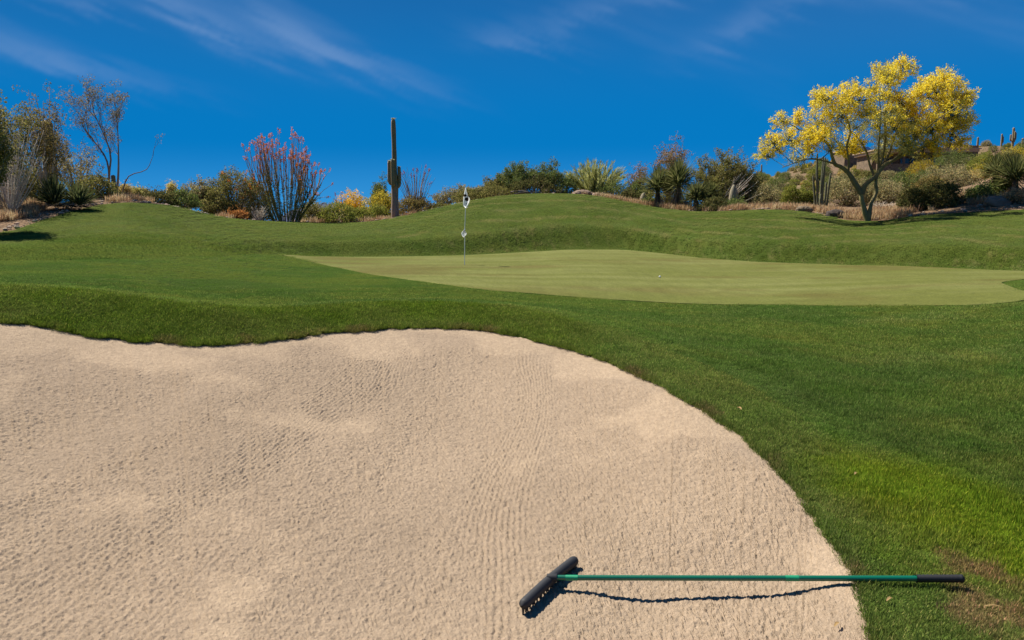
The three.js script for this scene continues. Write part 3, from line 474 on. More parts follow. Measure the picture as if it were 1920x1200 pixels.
// open vase-shaped shrub: many thin stems, small leaf tufts on their upper twigs
function creosote(t, H, W, o, R) {
  const s = new MB(), l = new MB(), cols = HUE[o.hue || 'olive'], n = o.n || 30, dens = o.dens || 1, w0 = pick([TWIG.wood, TWIG.grey], R);
  for (let k = 0; k < n; k++) {
    const a = R() * 6.283, q = Math.sqrt(R()), h = H * (1 - .42 * q * q) * (.62 + .4 * R()), tip = V3(Math.cos(a) * q * W * .48, h, Math.sin(a) * q * W * .48), base = V3(Math.cos(a) * .12 * R(), -.1, Math.sin(a) * .12 * R());
    const mid = base.clone().lerp(tip, .5); mid.x += (R() - .5) * .35 + tip.x * -.12; mid.z += (R() - .5) * .35; mid.y += H * .06;
    const pts = bend(base, mid, tip, 7), r0 = .012 + .010 * R(), cw = jitter(w0, R, .25);
    s.tube(pts, (f) => r0 * (1 - .75 * f) + .003, () => cw, 4);
    const twigs = 9 + Math.floor(R() * 5);
    for (let m = 0; m < twigs; m++) {
      const f = .42 + .58 * R(), p = pts[Math.min(7, Math.floor(f * 7))].clone().lerp(pts[Math.min(7, Math.floor(f * 7) + 1)], (f * 7) % 1), d = sphereDir(R).multiplyScalar(.8); d.y = Math.abs(d.y) * .9 + .35; d.x += tip.x * .15; d.normalize();
      const L = .14 + .30 * R() * Math.min(1.3, H / 3), e = p.clone().addScaledVector(d, L);
      s.tube([p, p.clone().lerp(e, .5).add(V3((R() - .5) * .05, .02, (R() - .5) * .05)), e], (g) => .006 * (1 - .6 * g), () => cw, 3);
      const nn = Math.round((10 + 9 * R()) * dens);
      cluster(l, e, .08 + .06 * R(), nn, cols, R, .065, .024); if (dens > 1 || R() < .5) cluster(l, p.clone().lerp(e, .5), .06, Math.round(nn * .6), cols, R, .05, .02);
    }
  }
  plantParts(t, s, l);
}
// rounded leafy shrub: leaf tufts all through an uneven dome, twigs running out to them
function bush(t, H, W, o, R) {
  const s = new MB(), l = new MB(), cols = HUE[o.hue || 'olive'], k0 = o.lod || 1, size = Math.sqrt(Math.max(.35, H * W)), n = Math.round((60 + 105 * size) * (o.dens || 1) * k0), u = R() * 50, big = o.big || 1;
  const lumps = []; for (let k = 0; k < 5 + Math.floor(R() * 4); k++) { const a = R() * 6.283; lumps.push([Math.cos(a), Math.sin(a), .25 + R() * .9, .72 + .5 * R()]); }
  for (let k = 0; k < n; k++) {
    const a = R() * 6.283, el = Math.asin(Math.pow(R(), .8)), d = V3(Math.cos(a) * Math.cos(el), Math.sin(el), Math.sin(a) * Math.cos(el));
    let f = .9; for (const [x, z, e, m] of lumps) { const g = d.x * x * Math.cos(e) + d.z * z * Math.cos(e) + d.y * Math.sin(e); f += Math.max(0, g - .55) * m * .8; }
    f = Math.min(1.15, f) * (.5 + .5 * Math.pow(R(), .45)) * (.88 + .24 * noise(a * 2 + u, el * 4));
    const p = V3(d.x * W * .5 * f, Math.max(.04, d.y * H * f * (1.0)), d.z * W * .5 * f);
    if (k % 2 === 0) { const m = p.clone().multiplyScalar(.55); m.y += H * .05; const b = V3((R() - .5) * W * .12, -.08, (R() - .5) * W * .12), cw = jitter(R() < .25 ? TWIG.grey : TWIG.wood, R, .3); s.tube(bend(b, m, p, 4), (g) => (.013 - .009 * g) * Math.min(1.5, size) * big, () => cw, 3); }
    cluster(l, p, (.10 + .09 * R()) * Math.min(1.35, .55 + .3 * size) * big, Math.round((17 + 12 * R()) * (o.hue === 'yellow' ? 1.3 : 1)), cols, R, .08 * big, .023 * big, .8);
    if (R() < .4) { const e = p.clone().addScaledVector(d, .12 + .16 * R()); e.y += .06; cluster(l, e, .05 * big, 5, cols, R, .06 * big, .016 * big); }
  }
  plantParts(t, s, l);
}
// broom-like: hundreds of fine green twigs sweeping up from the ground
function broom(t, H, W, o, R) {
  const s = new MB(), l = new MB();
  for (let k = 0; k < 90; k++) {
    const a = R() * 6.283, q = Math.sqrt(R()), h = H * (1 - .38 * q * q) * (.62 + .3 * R()), tip = V3(Math.cos(a) * q * W * .42, h, Math.sin(a) * q * W * .42), mid = V3(tip.x * .35, h * .45, tip.z * .35), pts = bend(V3(0, -.1, 0), mid, tip, 7);
    s.tube(pts, (f) => .022 * (1 - .8 * f), () => [.14, .15, .06], 4);
    for (let m = 0; m < 70; m++) {
      const f = .25 + .75 * R(), i = Math.min(6, Math.floor(f * 7)), p = pts[i].clone().lerp(pts[i + 1], R()), d = pts[i + 1].clone().sub(pts[i]).normalize().addScaledVector(sphereDir(R), .55); d.y += .35; d.normalize();
      const c = jitter(pick([[.40, .41, .15], [.48, .47, .19], [.33, .36, .13]], R), R, .2), side = sphereDir(R).cross(d).normalize();
      l.leaf(p, d, .20 + .25 * R(), .018, side, c); if (R() < .5) l.leaf(p.clone().addScaledVector(d, .1), d.clone().addScaledVector(sphereDir(R), .3).normalize(), .3, .010, side, c);
    }
  }
  plantParts(t, s, l, 'stems', 'twigs');
}
function paleStems(t, H, W, o, R) {
  const s = new MB(), lean = o.lean || 0;
  for (let k = 0; k < (o.n || 20) * 1.5; k++) {
    const a = R() * 6.283, q = Math.sqrt(R()), h = H * (.45 + .55 * R()), tip = V3((Math.cos(a) * q * (1 - lean) * .5 + lean * (.2 + .75 * R())) * W, h, Math.sin(a) * q * W * .4), mid = tip.clone().multiplyScalar(.5).add(V3((R() - .5) * .3, -H * .06, (R() - .5) * .3)), c = jitter(TWIG.pale, R, .2), pts = bend(V3((R() - .5) * .15, -.08, (R() - .5) * .15), mid, tip, 6), r0 = .009 + .008 * R();
    s.tube(pts, (f) => r0 * (1 - .75 * f) + .002, () => c, 4);
    for (let m = 0; m < 7; m++) { const i = 2 + Math.floor(R() * 4), p = pts[i], d = sphereDir(R); d.y = Math.abs(d.y) * .8; d.x += lean; d.normalize(); const e = p.clone().addScaledVector(d, (.15 + .3 * R()) * Math.min(1, H)); s.tube([p, p.clone().lerp(e, .5).add(V3(0, .03, 0)), e], (f) => .006 * (1 - .7 * f), () => c, 3); }
  }
  plantParts(t, s, null);
}
function branchOut(s, l, p, d, len, rad, depth, R, c, o) {
  const n = 4, pts = [p.clone()]; let q = p.clone(), dir = d.clone();
  for (let k = 0; k < n; k++) { dir.addScaledVector(sphereDir(R), .22); dir.y += .07; dir.normalize(); q = q.clone().addScaledVector(dir, len / n); pts.push(q); }
  s.tube(pts, (f) => rad * (1 - .5 * f), () => c, depth > 1 ? 5 : 3);
  if (depth <= 0) { if (R() < o.leafy) cluster(l, q, .09, 5 + Math.floor(R() * 5), o.cols, R, .055, .02); return; }
  const m = 2 + (R() < .6 ? 1 : 0);
  for (let k = 0; k < m; k++) { const f = pts[Math.max(1, n - k)], e = dir.clone().addScaledVector(sphereDir(R), .62); e.y += .12; branchOut(s, l, f, e.normalize(), len * (.62 + .25 * R()), rad * .55, depth - 1, R, c, o); }
}
function bareTree(t, H, W, o, R) {
  const s = new MB(), l = new MB(), c = [.28, .21, .155], opt = { leafy: .75, cols: [[.24, .20, .13], [.30, .24, .17], [.21, .20, .10]] };
  opt.leafy = .85; const limbs = [[[0, 0], [.02, .18], [-.02, .34], [-.12, .47], [-.24, .6]], [[.03, 0], [.05, .16], [.10, .36], [.05, .55], [.0, .7]], [[.1, 0], [.13, .22], [.15, .42], [.17, .6]], [[-.05, 0], [-.16, .12], [-.3, .2], [-.42, .3]], [[.14, .02], [.2, .18], [.36, .24], [.42, .36]]];
  limbs.forEach((L, i) => {
    const dz = (R() - .5) * .5, pts = new THREE.CatmullRomCurve3(L.map(([x, y], k) => V3(x * W + (R() - .5) * .06, y * H - .05, dz * k))).getPoints(9), cc = i === 2 ? [.36, .31, .27] : jitter(c, R, .2);
    s.tube(pts, (f) => (i < 3 ? .055 : .03) * (1 - .72 * f), () => cc, 5);
    const top = pts[9], dir = pts[9].clone().sub(pts[7]).normalize();
    if (i === 4) { branchOut(s, l, top, dir, H * .10, .014, 2, R, cc, opt); return; }
    for (let k = 0; k < (i === 3 ? 3 : 4); k++) { const e = dir.clone().addScaledVector(sphereDir(R), .45); e.y += .5; branchOut(s, l, pts[9 - k], e.normalize(), H * (i === 3 ? .10 : .125), .02, 4, R, cc, opt); }
    for (let k = 0; k < 3; k++) { const e = sphereDir(R); e.y = Math.abs(e.y) + .5; branchOut(s, l, pts[4 + k], e.normalize(), H * .11, .016, 3, R, cc, opt); }
  });
  tag(mesh('trunk', s.geometry(), woodMat, t), null, null, null, null); tag(mesh('crown', l.geometry(false), leafMat, t), null, null, null, 'stuff');
}
// ocotillo: long whip-like canes from one foot; red flower spikes at their tips on the blooming one
function ocotillo(t, H, W, o, R, bloom) {
  const n = o.n || 48;
  for (let k = 0; k < n; k++) {
    const s = new MB(), u = n > 20 ? (k + .5) / n * 2 - 1 : R() * 2 - 1, side = bloom ? Math.sign(u) * Math.pow(Math.abs(u), .8) : u, dz = (R() - .5) * .75;
    let h = H * (bloom ? (.97 - .30 * smooth(.25, .95, side) - .12 * smooth(-.5, -.95, side)) * (.72 + .28 * R()) : (.7 + .3 * R()) * (1 - .2 * side * side));
    const tip = V3(side * W * (bloom ? .45 : .46) + (R() - .5) * .25, h, dz * W * .45); if (bloom && k === n - 1) { tip.set(W * .5, H * .42, .2); } if (bloom && k === n - 3) { tip.set(W * .46, H * .28, .3); } if (bloom && k < 4) { tip.set(-W * (.42 + .06 * k), H * (.28 + .09 * k), .3 + .1 * k); }
    const mid = bloom ? V3(side * W * .30, h * (k < 4 || k >= n - 3 ? .55 : .38), tip.z * .5) : V3(tip.x * .42, h * .5, tip.z * .5), pts = bend(V3(side * (bloom ? .55 : .25) + (R() - .5) * .1, -.08, dz * .4), mid, tip, 10);
    pts.forEach((p, i) => { if (i > 1 && i < 10) { p.x += (R() - .5) * .045; p.z += (R() - .5) * .045; } });
    const g0 = bloom ? jitter([.25, .215, .085], R, .3) : jitter([.38, .29, .22], R, .25), g1 = bloom ? jitter([.40, .25, .13], R, .2) : g0, r0 = bloom ? .021 + .010 * R() : .022;
    s.tube(pts, (f) => r0 * (1 - .68 * f), (f) => mix3(g0, g1, smooth(.35, .8, f)), 5);
    const tips = [[pts[10], pts[10].clone().sub(pts[9]).normalize()]];
    if (bloom) for (let m = 0; m < 3; m++) { const i = 4 + Math.floor(R() * 4), a = pts[i], e = a.clone().add(V3((R() - .5) * .55 + side * .1, (pts[10].y - a.y) * (.7 + .4 * R()) + .15, (R() - .5) * .5)), fp = bend(a, a.clone().lerp(e, .4).add(V3((e.x - a.x) * .35, 0, (e.z - a.z) * .3)), e, 6); fp.forEach((p, j) => { if (j > 1 && j < 6) p.x += (R() - .5) * .05; }); s.tube(fp, (f) => r0 * .6 * (1 - .6 * f), () => g1, 4); tips.push([e, fp[6].clone().sub(fp[5]).normalize()]); }
    const cane = mesh('cane', s.geometry(), woodMat, t);
    const lv = new MB();
    if (bloom) for (let m = 0; m < 64; m++) { const f = .12 + .6 * R(), i = Math.floor(f * 10), p = pts[i].clone().lerp(pts[i + 1], R()); cluster(lv, p, .045, 3, [[.17, .175, .05], [.22, .21, .07]], R, .055, .016); }
    else for (let m = 0; m < 7; m++) { const i = 1 + Math.floor(R() * 4), p = pts[i].clone().lerp(pts[i + 1], R()); cluster(lv, p, .05, 3, HUE.olive, R, .05, .014); }
    tag(mesh('leaves', lv.geometry(false), leafMat, cane), null, null, null, 'stuff');
    if (bloom || R() < .3) {
      const fl = new MB();
      for (const [e, d] of tips) {
        for (let w = 0; w < 18; w++) { const q = e.clone().addScaledVector(d, (R() - .3) * .17).addScaledVector(sphereDir(R), .032), dd = sphereDir(R).addScaledVector(d, .5).normalize(); fl.leaf(q, dd, .075, .02, sphereDir(R).cross(dd).normalize(), jitter(bloom ? pick([[.60, .19, .03], [.64, .26, .04], [.48, .14, .03]], R) : [.27, .10, .10], R, .25)); }
      }
      mesh('blossom', fl.geometry(false), petalMat, cane);
    }
  }
}
// ribbed cactus column from a centre line
function ribbed(mb, pts, rad, col, ribs, depth) {
  const n = pts.length, S = ribs * 2, start = mb.n, up = V3(0, 1, 0), u = V3(1, 0, 0), w = V3(0, 0, 1);
  for (let k = 0; k < n; k++) {
    up.subVectors(pts[Math.min(n - 1, k + 1)], pts[Math.max(0, k - 1)]).normalize(); u.set(1, 0, 0).addScaledVector(up, -up.x); if (u.length() < .2) u.set(0, 0, 1); u.normalize(); w.crossVectors(up, u);
    const f = k / (n - 1), r = rad(f);
    for (let s = 0; s < S; s++) { const a = s / S * 6.2832, q = r * (1 - (s % 2 ? depth : 0)), c = col(f, s % 2); mb.v(pts[k].x + (u.x * Math.cos(a) + w.x * Math.sin(a)) * q, pts[k].y + (u.y * Math.cos(a) + w.y * Math.sin(a)) * q, pts[k].z + (u.z * Math.cos(a) + w.z * Math.sin(a)) * q, c); }
  }
  for (let k = 0; k < n - 1; k++) for (let s = 0; s < S; s++) { const a = start + k * S + s, b = start + k * S + (s + 1) % S; mb.quad(a, b, b + S, a + S); }
  const t = mb.v(pts[n - 1].x, pts[n - 1].y, pts[n - 1].z, col(1, 0)); for (let s = 0; s < S; s++) mb.tri(start + (n - 1) * S + s, start + (n - 1) * S + (s + 1) % S, t);
}
const SAG = [[.27, .21, .105], [.17, .14, .07]], CORK = [[.36, .255, .175], [.22, .155, .11]];
function saguaro(t, H, W, o, R) {
  const ribs = o.main ? 17 : 12, cap = (f, r) => r * (f > .965 ? Math.sqrt(Math.max(.04, 1 - ((f - .965) / .036) ** 2)) : 1), m = new MB(), pts = [], N = o.main ? 60 : 26;
  for (let k = 0; k <= N; k++) { const f = k / N; pts.push(V3(Math.sin(f * 3) * .02 * H * (o.main ? .25 : .3), f * H - (k ? 0 : .15), 0)); }
  const prof = o.main ? (f) => W * .5 * mix(.86, .54, smooth(.3, .6, f)) * (1 + .05 * Math.sin(f * 23) + .05 * Math.sin(f * 9 + 1)) : (f) => W * .5 * (.86 + .14 * Math.sin(Math.min(1, f * 1.3) * Math.PI));
  const col = (top) => (f, i) => { const k = SAG[i], n = noise(f * 31 + i * 3, 7); let c = mix3(k, [k[0] * 1.5, k[1] * 1.2, k[2] * 1.0], smooth(.5, .85, n)); if (o.main && top) c = mix3(mix3(CORK[i], [.3, .24, .19], n * .5), c, smooth(.27, .37, f + (n - .5) * .06)); return c; };
  ribbed(m, pts, (f) => cap(f, prof(f)), col(true), ribs, o.main ? .14 : .1);
  const trunk = mesh('trunk', m.geometry(), cactusMat, t);
  const crownAt = (p, r, parent) => { const b = new MB(); for (let k = 0; k < 60; k++) { const a = R() * 6.283, q = Math.sqrt(R()) * r, pp = V3(p.x + Math.cos(a) * q, p.y - .03, p.z + Math.sin(a) * q), d = sphereDir(R); d.y = Math.abs(d.y) + .4; d.normalize(); b.leaf(pp, d, .085, .022, sphereDir(R).cross(d).normalize(), jitter(pick([[.42, .40, .24], [.25, .27, .12], [.55, .52, .36]], R), R, .2)); } mesh('flower_buds', b.geometry(false), petalMat, parent); };
  if (o.main) crownAt(pts[N], prof(1) * .9, trunk);
  for (const [dx, f0, dz, len] of o.arms || []) {
    const sc = o.main ? 1 : W, b = new MB(), y0 = f0 * H, ox = dx * sc * (o.main ? 1 : 1.5), oz = dz * sc * (o.main ? .45 : 1), r = W * (o.main ? .21 : .3), p = new THREE.CatmullRomCurve3([V3(0, y0 - .1, 0), V3(ox * .75, y0 - .04, oz * .75), V3(ox, y0 + .22 * Math.max(.4, W), oz), V3(ox * 1.02, y0 + len * H * .6, oz), V3(ox, y0 + len * H, oz)]).getPoints(30);
    ribbed(b, p, (f) => cap(f, r * (.8 + .2 * smooth(.1, .4, f))), col(false), 11, .13);
    const arm = mesh('arm', b.geometry(), cactusMat, t); if (o.main) crownAt(p[30], r * .85, arm);
  }
}
function barrel(t, H, W, o, R) {
  const m = new MB(), pts = [], N = 18; for (let k = 0; k <= N; k++) pts.push(V3(0, -.06 + (H + .06) * k / N, 0));
  ribbed(m, pts, (f) => W * .5 * Math.pow(Math.max(.02, Math.sin(Math.PI * mix(.22, 1, f))), .5), (f, i) => i ? [.13, .125, .07] : jitter([.36, .30, .21], R, .15), 13, .16); mesh('body', m.geometry(), cactusMat, t);
  const sp = new MB(); for (let k = 0; k < 300; k++) { const f = R(), a = Math.floor(R() * 13) / 13 * 6.283, r = W * .5 * Math.pow(Math.sin(Math.PI * mix(.22, .97, f)), .5), d = V3(Math.cos(a), .3 * (R() - .3), Math.sin(a)).addScaledVector(sphereDir(R), .6).normalize(); sp.leaf(V3(Math.cos(a) * r, f * H, Math.sin(a) * r), d, .05, .004, V3(0, 1, 0), jitter([.48, .36, .25], R, .2)); } tag(mesh('spines', sp.geometry(false), petalMat, t), null, null, null, 'stuff');
}
function organ(t, H, W, o, R) {
  const xs = [-.48, -.36, -.12, .02, .12, .2, .38, .5, -.02];
  xs.forEach((x, k) => { const m = new MB(), h = H * [.62, 1, .55, .93, .96, .5, .42, .66, .3][k], pts = []; for (let i = 0; i <= 18; i++) { const f = i / 18; pts.push(V3(x * W * (.62 + .38 * f) + Math.sin(f * 5 + k) * .012, f * h - (i ? 0 : .1), (R() - .5) * .008 + Math.sin(k * 9) * .2)); } ribbed(m, pts, (f) => .052 * (f > .96 ? .7 : 1) * (.9 + .1 * Math.sin(f * 12)), (f, i) => i ? [.075, .085, .045] : jitter([.16, .155, .09], R, .15), 7, .16); mesh('stem', m.geometry(), cactusMat, t); });
}
const SWORD = [[.13, .145, .045], [.17, .18, .06], [.26, .25, .10], [.095, .11, .04]];
function sword(l, p, d, len, wid, c) {                         // stiff channelled leaf: two faces meeting in a keel
  const side = V3(0, 1, 0).cross(d); if (side.length() < .1) side.set(1, 0, 0); side.normalize(); const up = d.clone().cross(side).normalize(), q = p.clone().addScaledVector(d, len * .45), e = p.clone().addScaledVector(d, len); e.y -= len * .05;
  const a = l.v(p.x, p.y, p.z, c), b = l.v(q.x + side.x * wid + up.x * wid * .5, q.y + side.y * wid + up.y * wid * .5, q.z + side.z * wid + up.z * wid * .5, c), k = l.v(q.x, q.y, q.z, c), g = l.v(q.x - side.x * wid + up.x * wid * .5, q.y - side.y * wid + up.y * wid * .5, q.z - side.z * wid + up.z * wid * .5, c), f = l.v(e.x, e.y, e.z, c);
  l.tri(a, b, k); l.tri(b, f, k); l.tri(a, k, g); l.tri(k, f, g);
}
function yucca(t, H, W, o, R) {
  const stem = (o.stem || .4) * H, L = Math.min(W * .56, (H - stem) * 1.15), tr = new MB(), l = new MB(), d0 = new MB();
  tr.tube([V3(0, -.1, 0), V3(.02, stem * .5, 0), V3(0, stem, 0), V3(0, stem + L * .2, 0)], (f) => .13 * (1 - .3 * f), () => [.15, .11, .08], 9);
  for (let k = 0; k < 420; k++) { const y = stem * (.85 + .2 * R()) + R() * L * .32, a = R() * 6.283, el = -.35 + 1.85 * Math.pow(R(), .75), d = V3(Math.cos(a) * Math.cos(el), Math.sin(el), Math.sin(a) * Math.cos(el)); sword(l, V3(d.x * .06, y, d.z * .06), d, L * (.78 + .3 * R()), .030, jitter(pick(SWORD, R), R, .25)); }
  for (let k = 0; k < 120; k++) { const y = stem * (.35 + .65 * R()), a = R() * 6.283, el = -1.45 + .75 * R(), d = V3(Math.cos(a) * Math.cos(el), Math.sin(el), Math.sin(a) * Math.cos(el)); sword(d0, V3(d.x * .12, y, d.z * .12), d, Math.min(y * 1.15 + .1, L * .85) * (.7 + .35 * R()), .020, jitter(pick([[.25, .175, .115], [.34, .25, .17], [.17, .12, .08]], R), R, .25)); }
  mesh('trunk', tr.geometry(), woodMat, t); tag(mesh('dead_leaves', d0.geometry(false), leafMat, t), 'drooping brown dead leaves', null, null, 'stuff'); tag(mesh('crown', l.geometry(false), leafMat, t), null, null, null, 'stuff');
}
function spoon(t, H, W, o, R) {
  const l = new MB(), d0 = new MB();
  for (let k = 0; k < 300; k++) { const a = R() * 6.283, el = .02 + 1.5 * Math.pow(R(), .8), d = V3(Math.cos(a) * Math.cos(el), Math.sin(el), Math.sin(a) * Math.cos(el)), len = mix(W * .54, H * .92, Math.sin(el)) * (.85 + .3 * R()); sword(l, V3(d.x * .08, .12 + .14 * R(), d.z * .08), d, len, .026, jitter(pick([[.09, .11, .04], [.13, .145, .055], [.20, .205, .09], [.065, .08, .03]], R), R, .25)); }
  for (let k = 0; k < 70; k++) { const a = R() * 6.283, el = -.15 + .3 * R(), d = V3(Math.cos(a), Math.sin(el), Math.sin(a)).normalize(); sword(d0, V3(0, .12, 0), d, W * .45 * (.6 + .4 * R()), .016, jitter([.17, .13, .085], R, .3)); }
  mesh('leaves', l.geometry(false), leafMat, t).userData.kind = 'stuff'; mesh('dead_leaves', d0.geometry(false), leafMat, t).userData.kind = 'stuff';
}
const KIND = { creosote: ['creosote_bush', creosote], bush: ['desert_shrub', bush], broom: ['broom_bush', broom], pale_stems: ['leafless_shrub', paleStems], bare_tree: ['leafless_tree', bareTree], ocotillo: ['ocotillo', (t, H, W, o, R) => ocotillo(t, H, W, o, R, true)], ocotillo_bare: ['ocotillo', (t, H, W, o, R) => ocotillo(t, H, W, o, R, false)], saguaro: ['saguaro_cactus', saguaro], barrel: ['barrel_cactus', barrel], organ: ['columnar_cactus', organ], yucca: ['yucca_plant', yucca], spoon: ['agave_plant', spoon] };
PLANTS.forEach(([kind, x, z, top, w, label, category, o], i) => {
  const y = desert(x, z), H = Math.max(.25, top - y), t = thing(o.hue && category === 'tree' ? 'round_tree' : KIND[kind][0], label, category, [x, y, z]);
  KIND[kind][1](t, H, w, o, rng(1000 + i * 37));
  t.rotation.y = kind === 'bush' ? i : 0;
});

// ------------------------------------------------------------------ yellow palo verde tree
{
  const [tx, ty, tz, m] = PLACE.tree, R = rng(4242), t = thing('palo_verde_tree', 'palo verde tree covered in yellow blossom at the lawn edge', 'tree', [tx, desert(tx, tz), tz]);
  const s = new MB(), fl = new MB(), tw = new MB(), bark = [.19, .15, .08], P = (x, y, z = 0) => V3(x * m, y * m, z), nodes = [];
  const limb = (L, r0, r1, c = bark, z0 = 0, z1 = 0) => {
    const pts = new THREE.CatmullRomCurve3(L.map(([x, y], k) => P(x, y, mix(z0, z1, k / (L.length - 1)) + (k ? (R() - .5) * .05 : 0)))).getPoints(L.length * 4);
    s.tube(pts, (f) => .84 * mix(r0, r1, f) * (1 + .06 * Math.sin(f * 19)), (f) => jitter(mix3(c, [.34, .30, .12], f * .6), R, .12), 8, false); pts.forEach((p, i) => i > pts.length * .25 && nodes.push([p, mix(r0, r1, i / pts.length)]));
  };
  limb([[3, -8], [1, 0], [-3, 14], [-8, 28], [-12, 42], [-13, 56]], .14, .085);
  limb([[2, -4], [3, 14], [5, 32], [14, 54], [11, 71], [15, 95], [22, 125], [24, 155], [20, 190], [25, 222], [28, 250]], .10, .025, bark, .05, .1);
  limb([[-12, 50], [-28, 72], [-41, 89], [-56, 99], [-66, 103], [-72, 114], [-81, 137], [-95, 148], [-115, 158], [-140, 165]], .12, .03, bark, 0, .3);
  limb([[-12, 50], [-8, 66], [9, 82], [22, 101], [34, 109], [52, 119], [80, 132], [110, 150], [135, 165]], .12, .03, bark, 0, .5);
  limb([[9, 82], [2, 104], [-4, 128], [-18, 152], [-38, 172], [-55, 190]], .06, .02, bark, 0, -.5);
  limb([[22, 101], [38, 130], [50, 160], [70, 190], [85, 215]], .07, .02, bark, .1, -.7);
  limb([[15, 95], [8, 130], [5, 165], [0, 195], [-8, 215]], .05, .018, bark, .1, .8);
  limb([[-41, 89], [-44, 112], [-50, 135], [-48, 160], [-60, 190], [-75, 210]], .05, .018, bark, .1, .6);
  limb([[34, 109], [60, 140], [90, 175], [120, 200]], .05, .018, bark, .3, 1.2);
  limb([[-66, 103], [-90, 108], [-120, 112], [-150, 105], [-178, 95]], .045, .014, bark, .2, 1.0);
  limb([[52, 119], [90, 120], [130, 122], [165, 125]], .045, .014, bark, .4, -.6);
  // blossom masses: [x, height, radius] in twentieths of a metre about, share of blossom
  const B = [[235, 480, 45, .9], [340, 440, 45, .9], [190, 610, 70, .75], [135, 670, 50, .7], [275, 590, 75, .7], [330, 700, 55, .3], [450, 325, 50, .9], [505, 365, 75, .85], [470, 470, 85, .85], [440, 565, 62, .95], [520, 575, 58, .9], [430, 650, 42, .9], [640, 310, 62, .85], [705, 375, 85, .8], [655, 615, 72, 1], [695, 590, 52, 1], [600, 450, 75, .45], [775, 270, 45, .7], [830, 330, 50, .6], [825, 145, 60, .85], [890, 190, 75, .85], [965, 180, 60, .9], [880, 240, 50, .6], [905, 305, 48, .85], [965, 345, 65, .85], [1045, 350, 85, .85], [985, 430, 85, .8], [945, 520, 70, .5], [1065, 460, 95, .8], [1125, 225, 62, .85], [1090, 260, 50, .8], [1225, 205, 72, .9], [1180, 300, 95, .85], [1290, 300, 100, .9], [1370, 300, 60, .9], [1270, 420, 115, .8], [1385, 470, 58, .85], [1150, 530, 95, .7], [1050, 570, 80, .4], [1300, 550, 75, .3], [1360, 585, 52, .85], [1200, 615, 62, .9], [1110, 640, 62, .2], [880, 430, 62, .4], [820, 510, 75, .1], [760, 450, 52, .4], [700, 500, 62, .15], [900, 590, 65, .12], [850, 650, 52, .05], [980, 610, 60, .2], [590, 350, 50, .8], [390, 590, 60, .4], [1220, 480, 90, .75], [1010, 640, 50, .1], [800, 400, 55, .35], [560, 640, 50, .1], [860, 560, 60, .05], [930, 430, 50, .6]];
  const yel = [[.92, .75, .055], [.90, .70, .04], [.93, .81, .16], [.84, .66, .06]], grn = [[.34, .33, .10], [.27, .28, .085], [.42, .38, .12]];
  for (const [bx, by, br, share] of B) {
    const px = (1380 + bx * .3084 - 1625) * .96, py = (414 - (80 + by * .3084)) * .955, rr = br * .3084 * m * .94, span = 1.3 * Math.sqrt(Math.max(.1, 1 - ((px - 5) / 215) ** 2)), zc = (R() - .5) * 2 * span, c = P(px, py, zc); c.x -= zc * .44;
    let best = null, bd = 1e9; for (const [p, r] of nodes) { const d = p.distanceTo(c) + Math.max(0, p.y - c.y) * 2.5; if (d < bd) { bd = d; best = [p, r]; } }
    const mid = best[0].clone().lerp(c, .5).add(V3((R() - .5) * .2, .12 * bd * (R() - .2), (R() - .5) * .2)), way = bend(best[0], mid, c, 6); s.tube(way, (f) => Math.min(best[1] * .7, .035) * (1 - .7 * f), () => jitter([.15, .15, .07], R, .15), 5, false);
    const sprays = Math.round(30 * (br / 60) ** 2) + 10;
    for (let k = 0; k < sprays; k++) {
      const d = sphereDir(R), q = c.clone().addScaledVector(d, rr * (.25 + .8 * Math.cbrt(R()))), out = d.clone().add(V3(.15, .5, 0)).normalize(), from = R() < .6 ? c : way[4];
      if (q.y < -.1) continue;
      tw.tube(bend(from, from.clone().lerp(q, .5).add(V3(0, .05, 0)), q, 3), (f) => .009 * (1 - .6 * f), () => jitter([.20, .20, .08], R, .2), 3, false);
      const yes = R() < share, nq = yes ? 30 : 15;
      for (let w = 0; w < nq; w++) {
        const p = q.clone().addScaledVector(out, (R() - .45) * .24).addScaledVector(sphereDir(R), .07), dd = sphereDir(R).addScaledVector(out, .5).normalize(), side = sphereDir(R).cross(dd).normalize();
        if (yes && R() < .9) fl.leaf(p, dd, .05 + .03 * R(), .020, side, jitter(pick(yel, R), R, .14)); else tw.leaf(p, dd, .12 + .1 * R(), .007, side, jitter(pick(grn, R), R, .2));
      }
    }
  }
  mesh('trunk', s.geometry(), woodMat, t);
  const crown = mesh('crown', tw.geometry(false), leafMat, t); tag(crown, 'fine grey-green twigs', null, null, 'stuff');
  tag(mesh('blossoms', fl.geometry(false), petalMat, crown), 'dense yellow blossom', null, null, 'stuff');
}

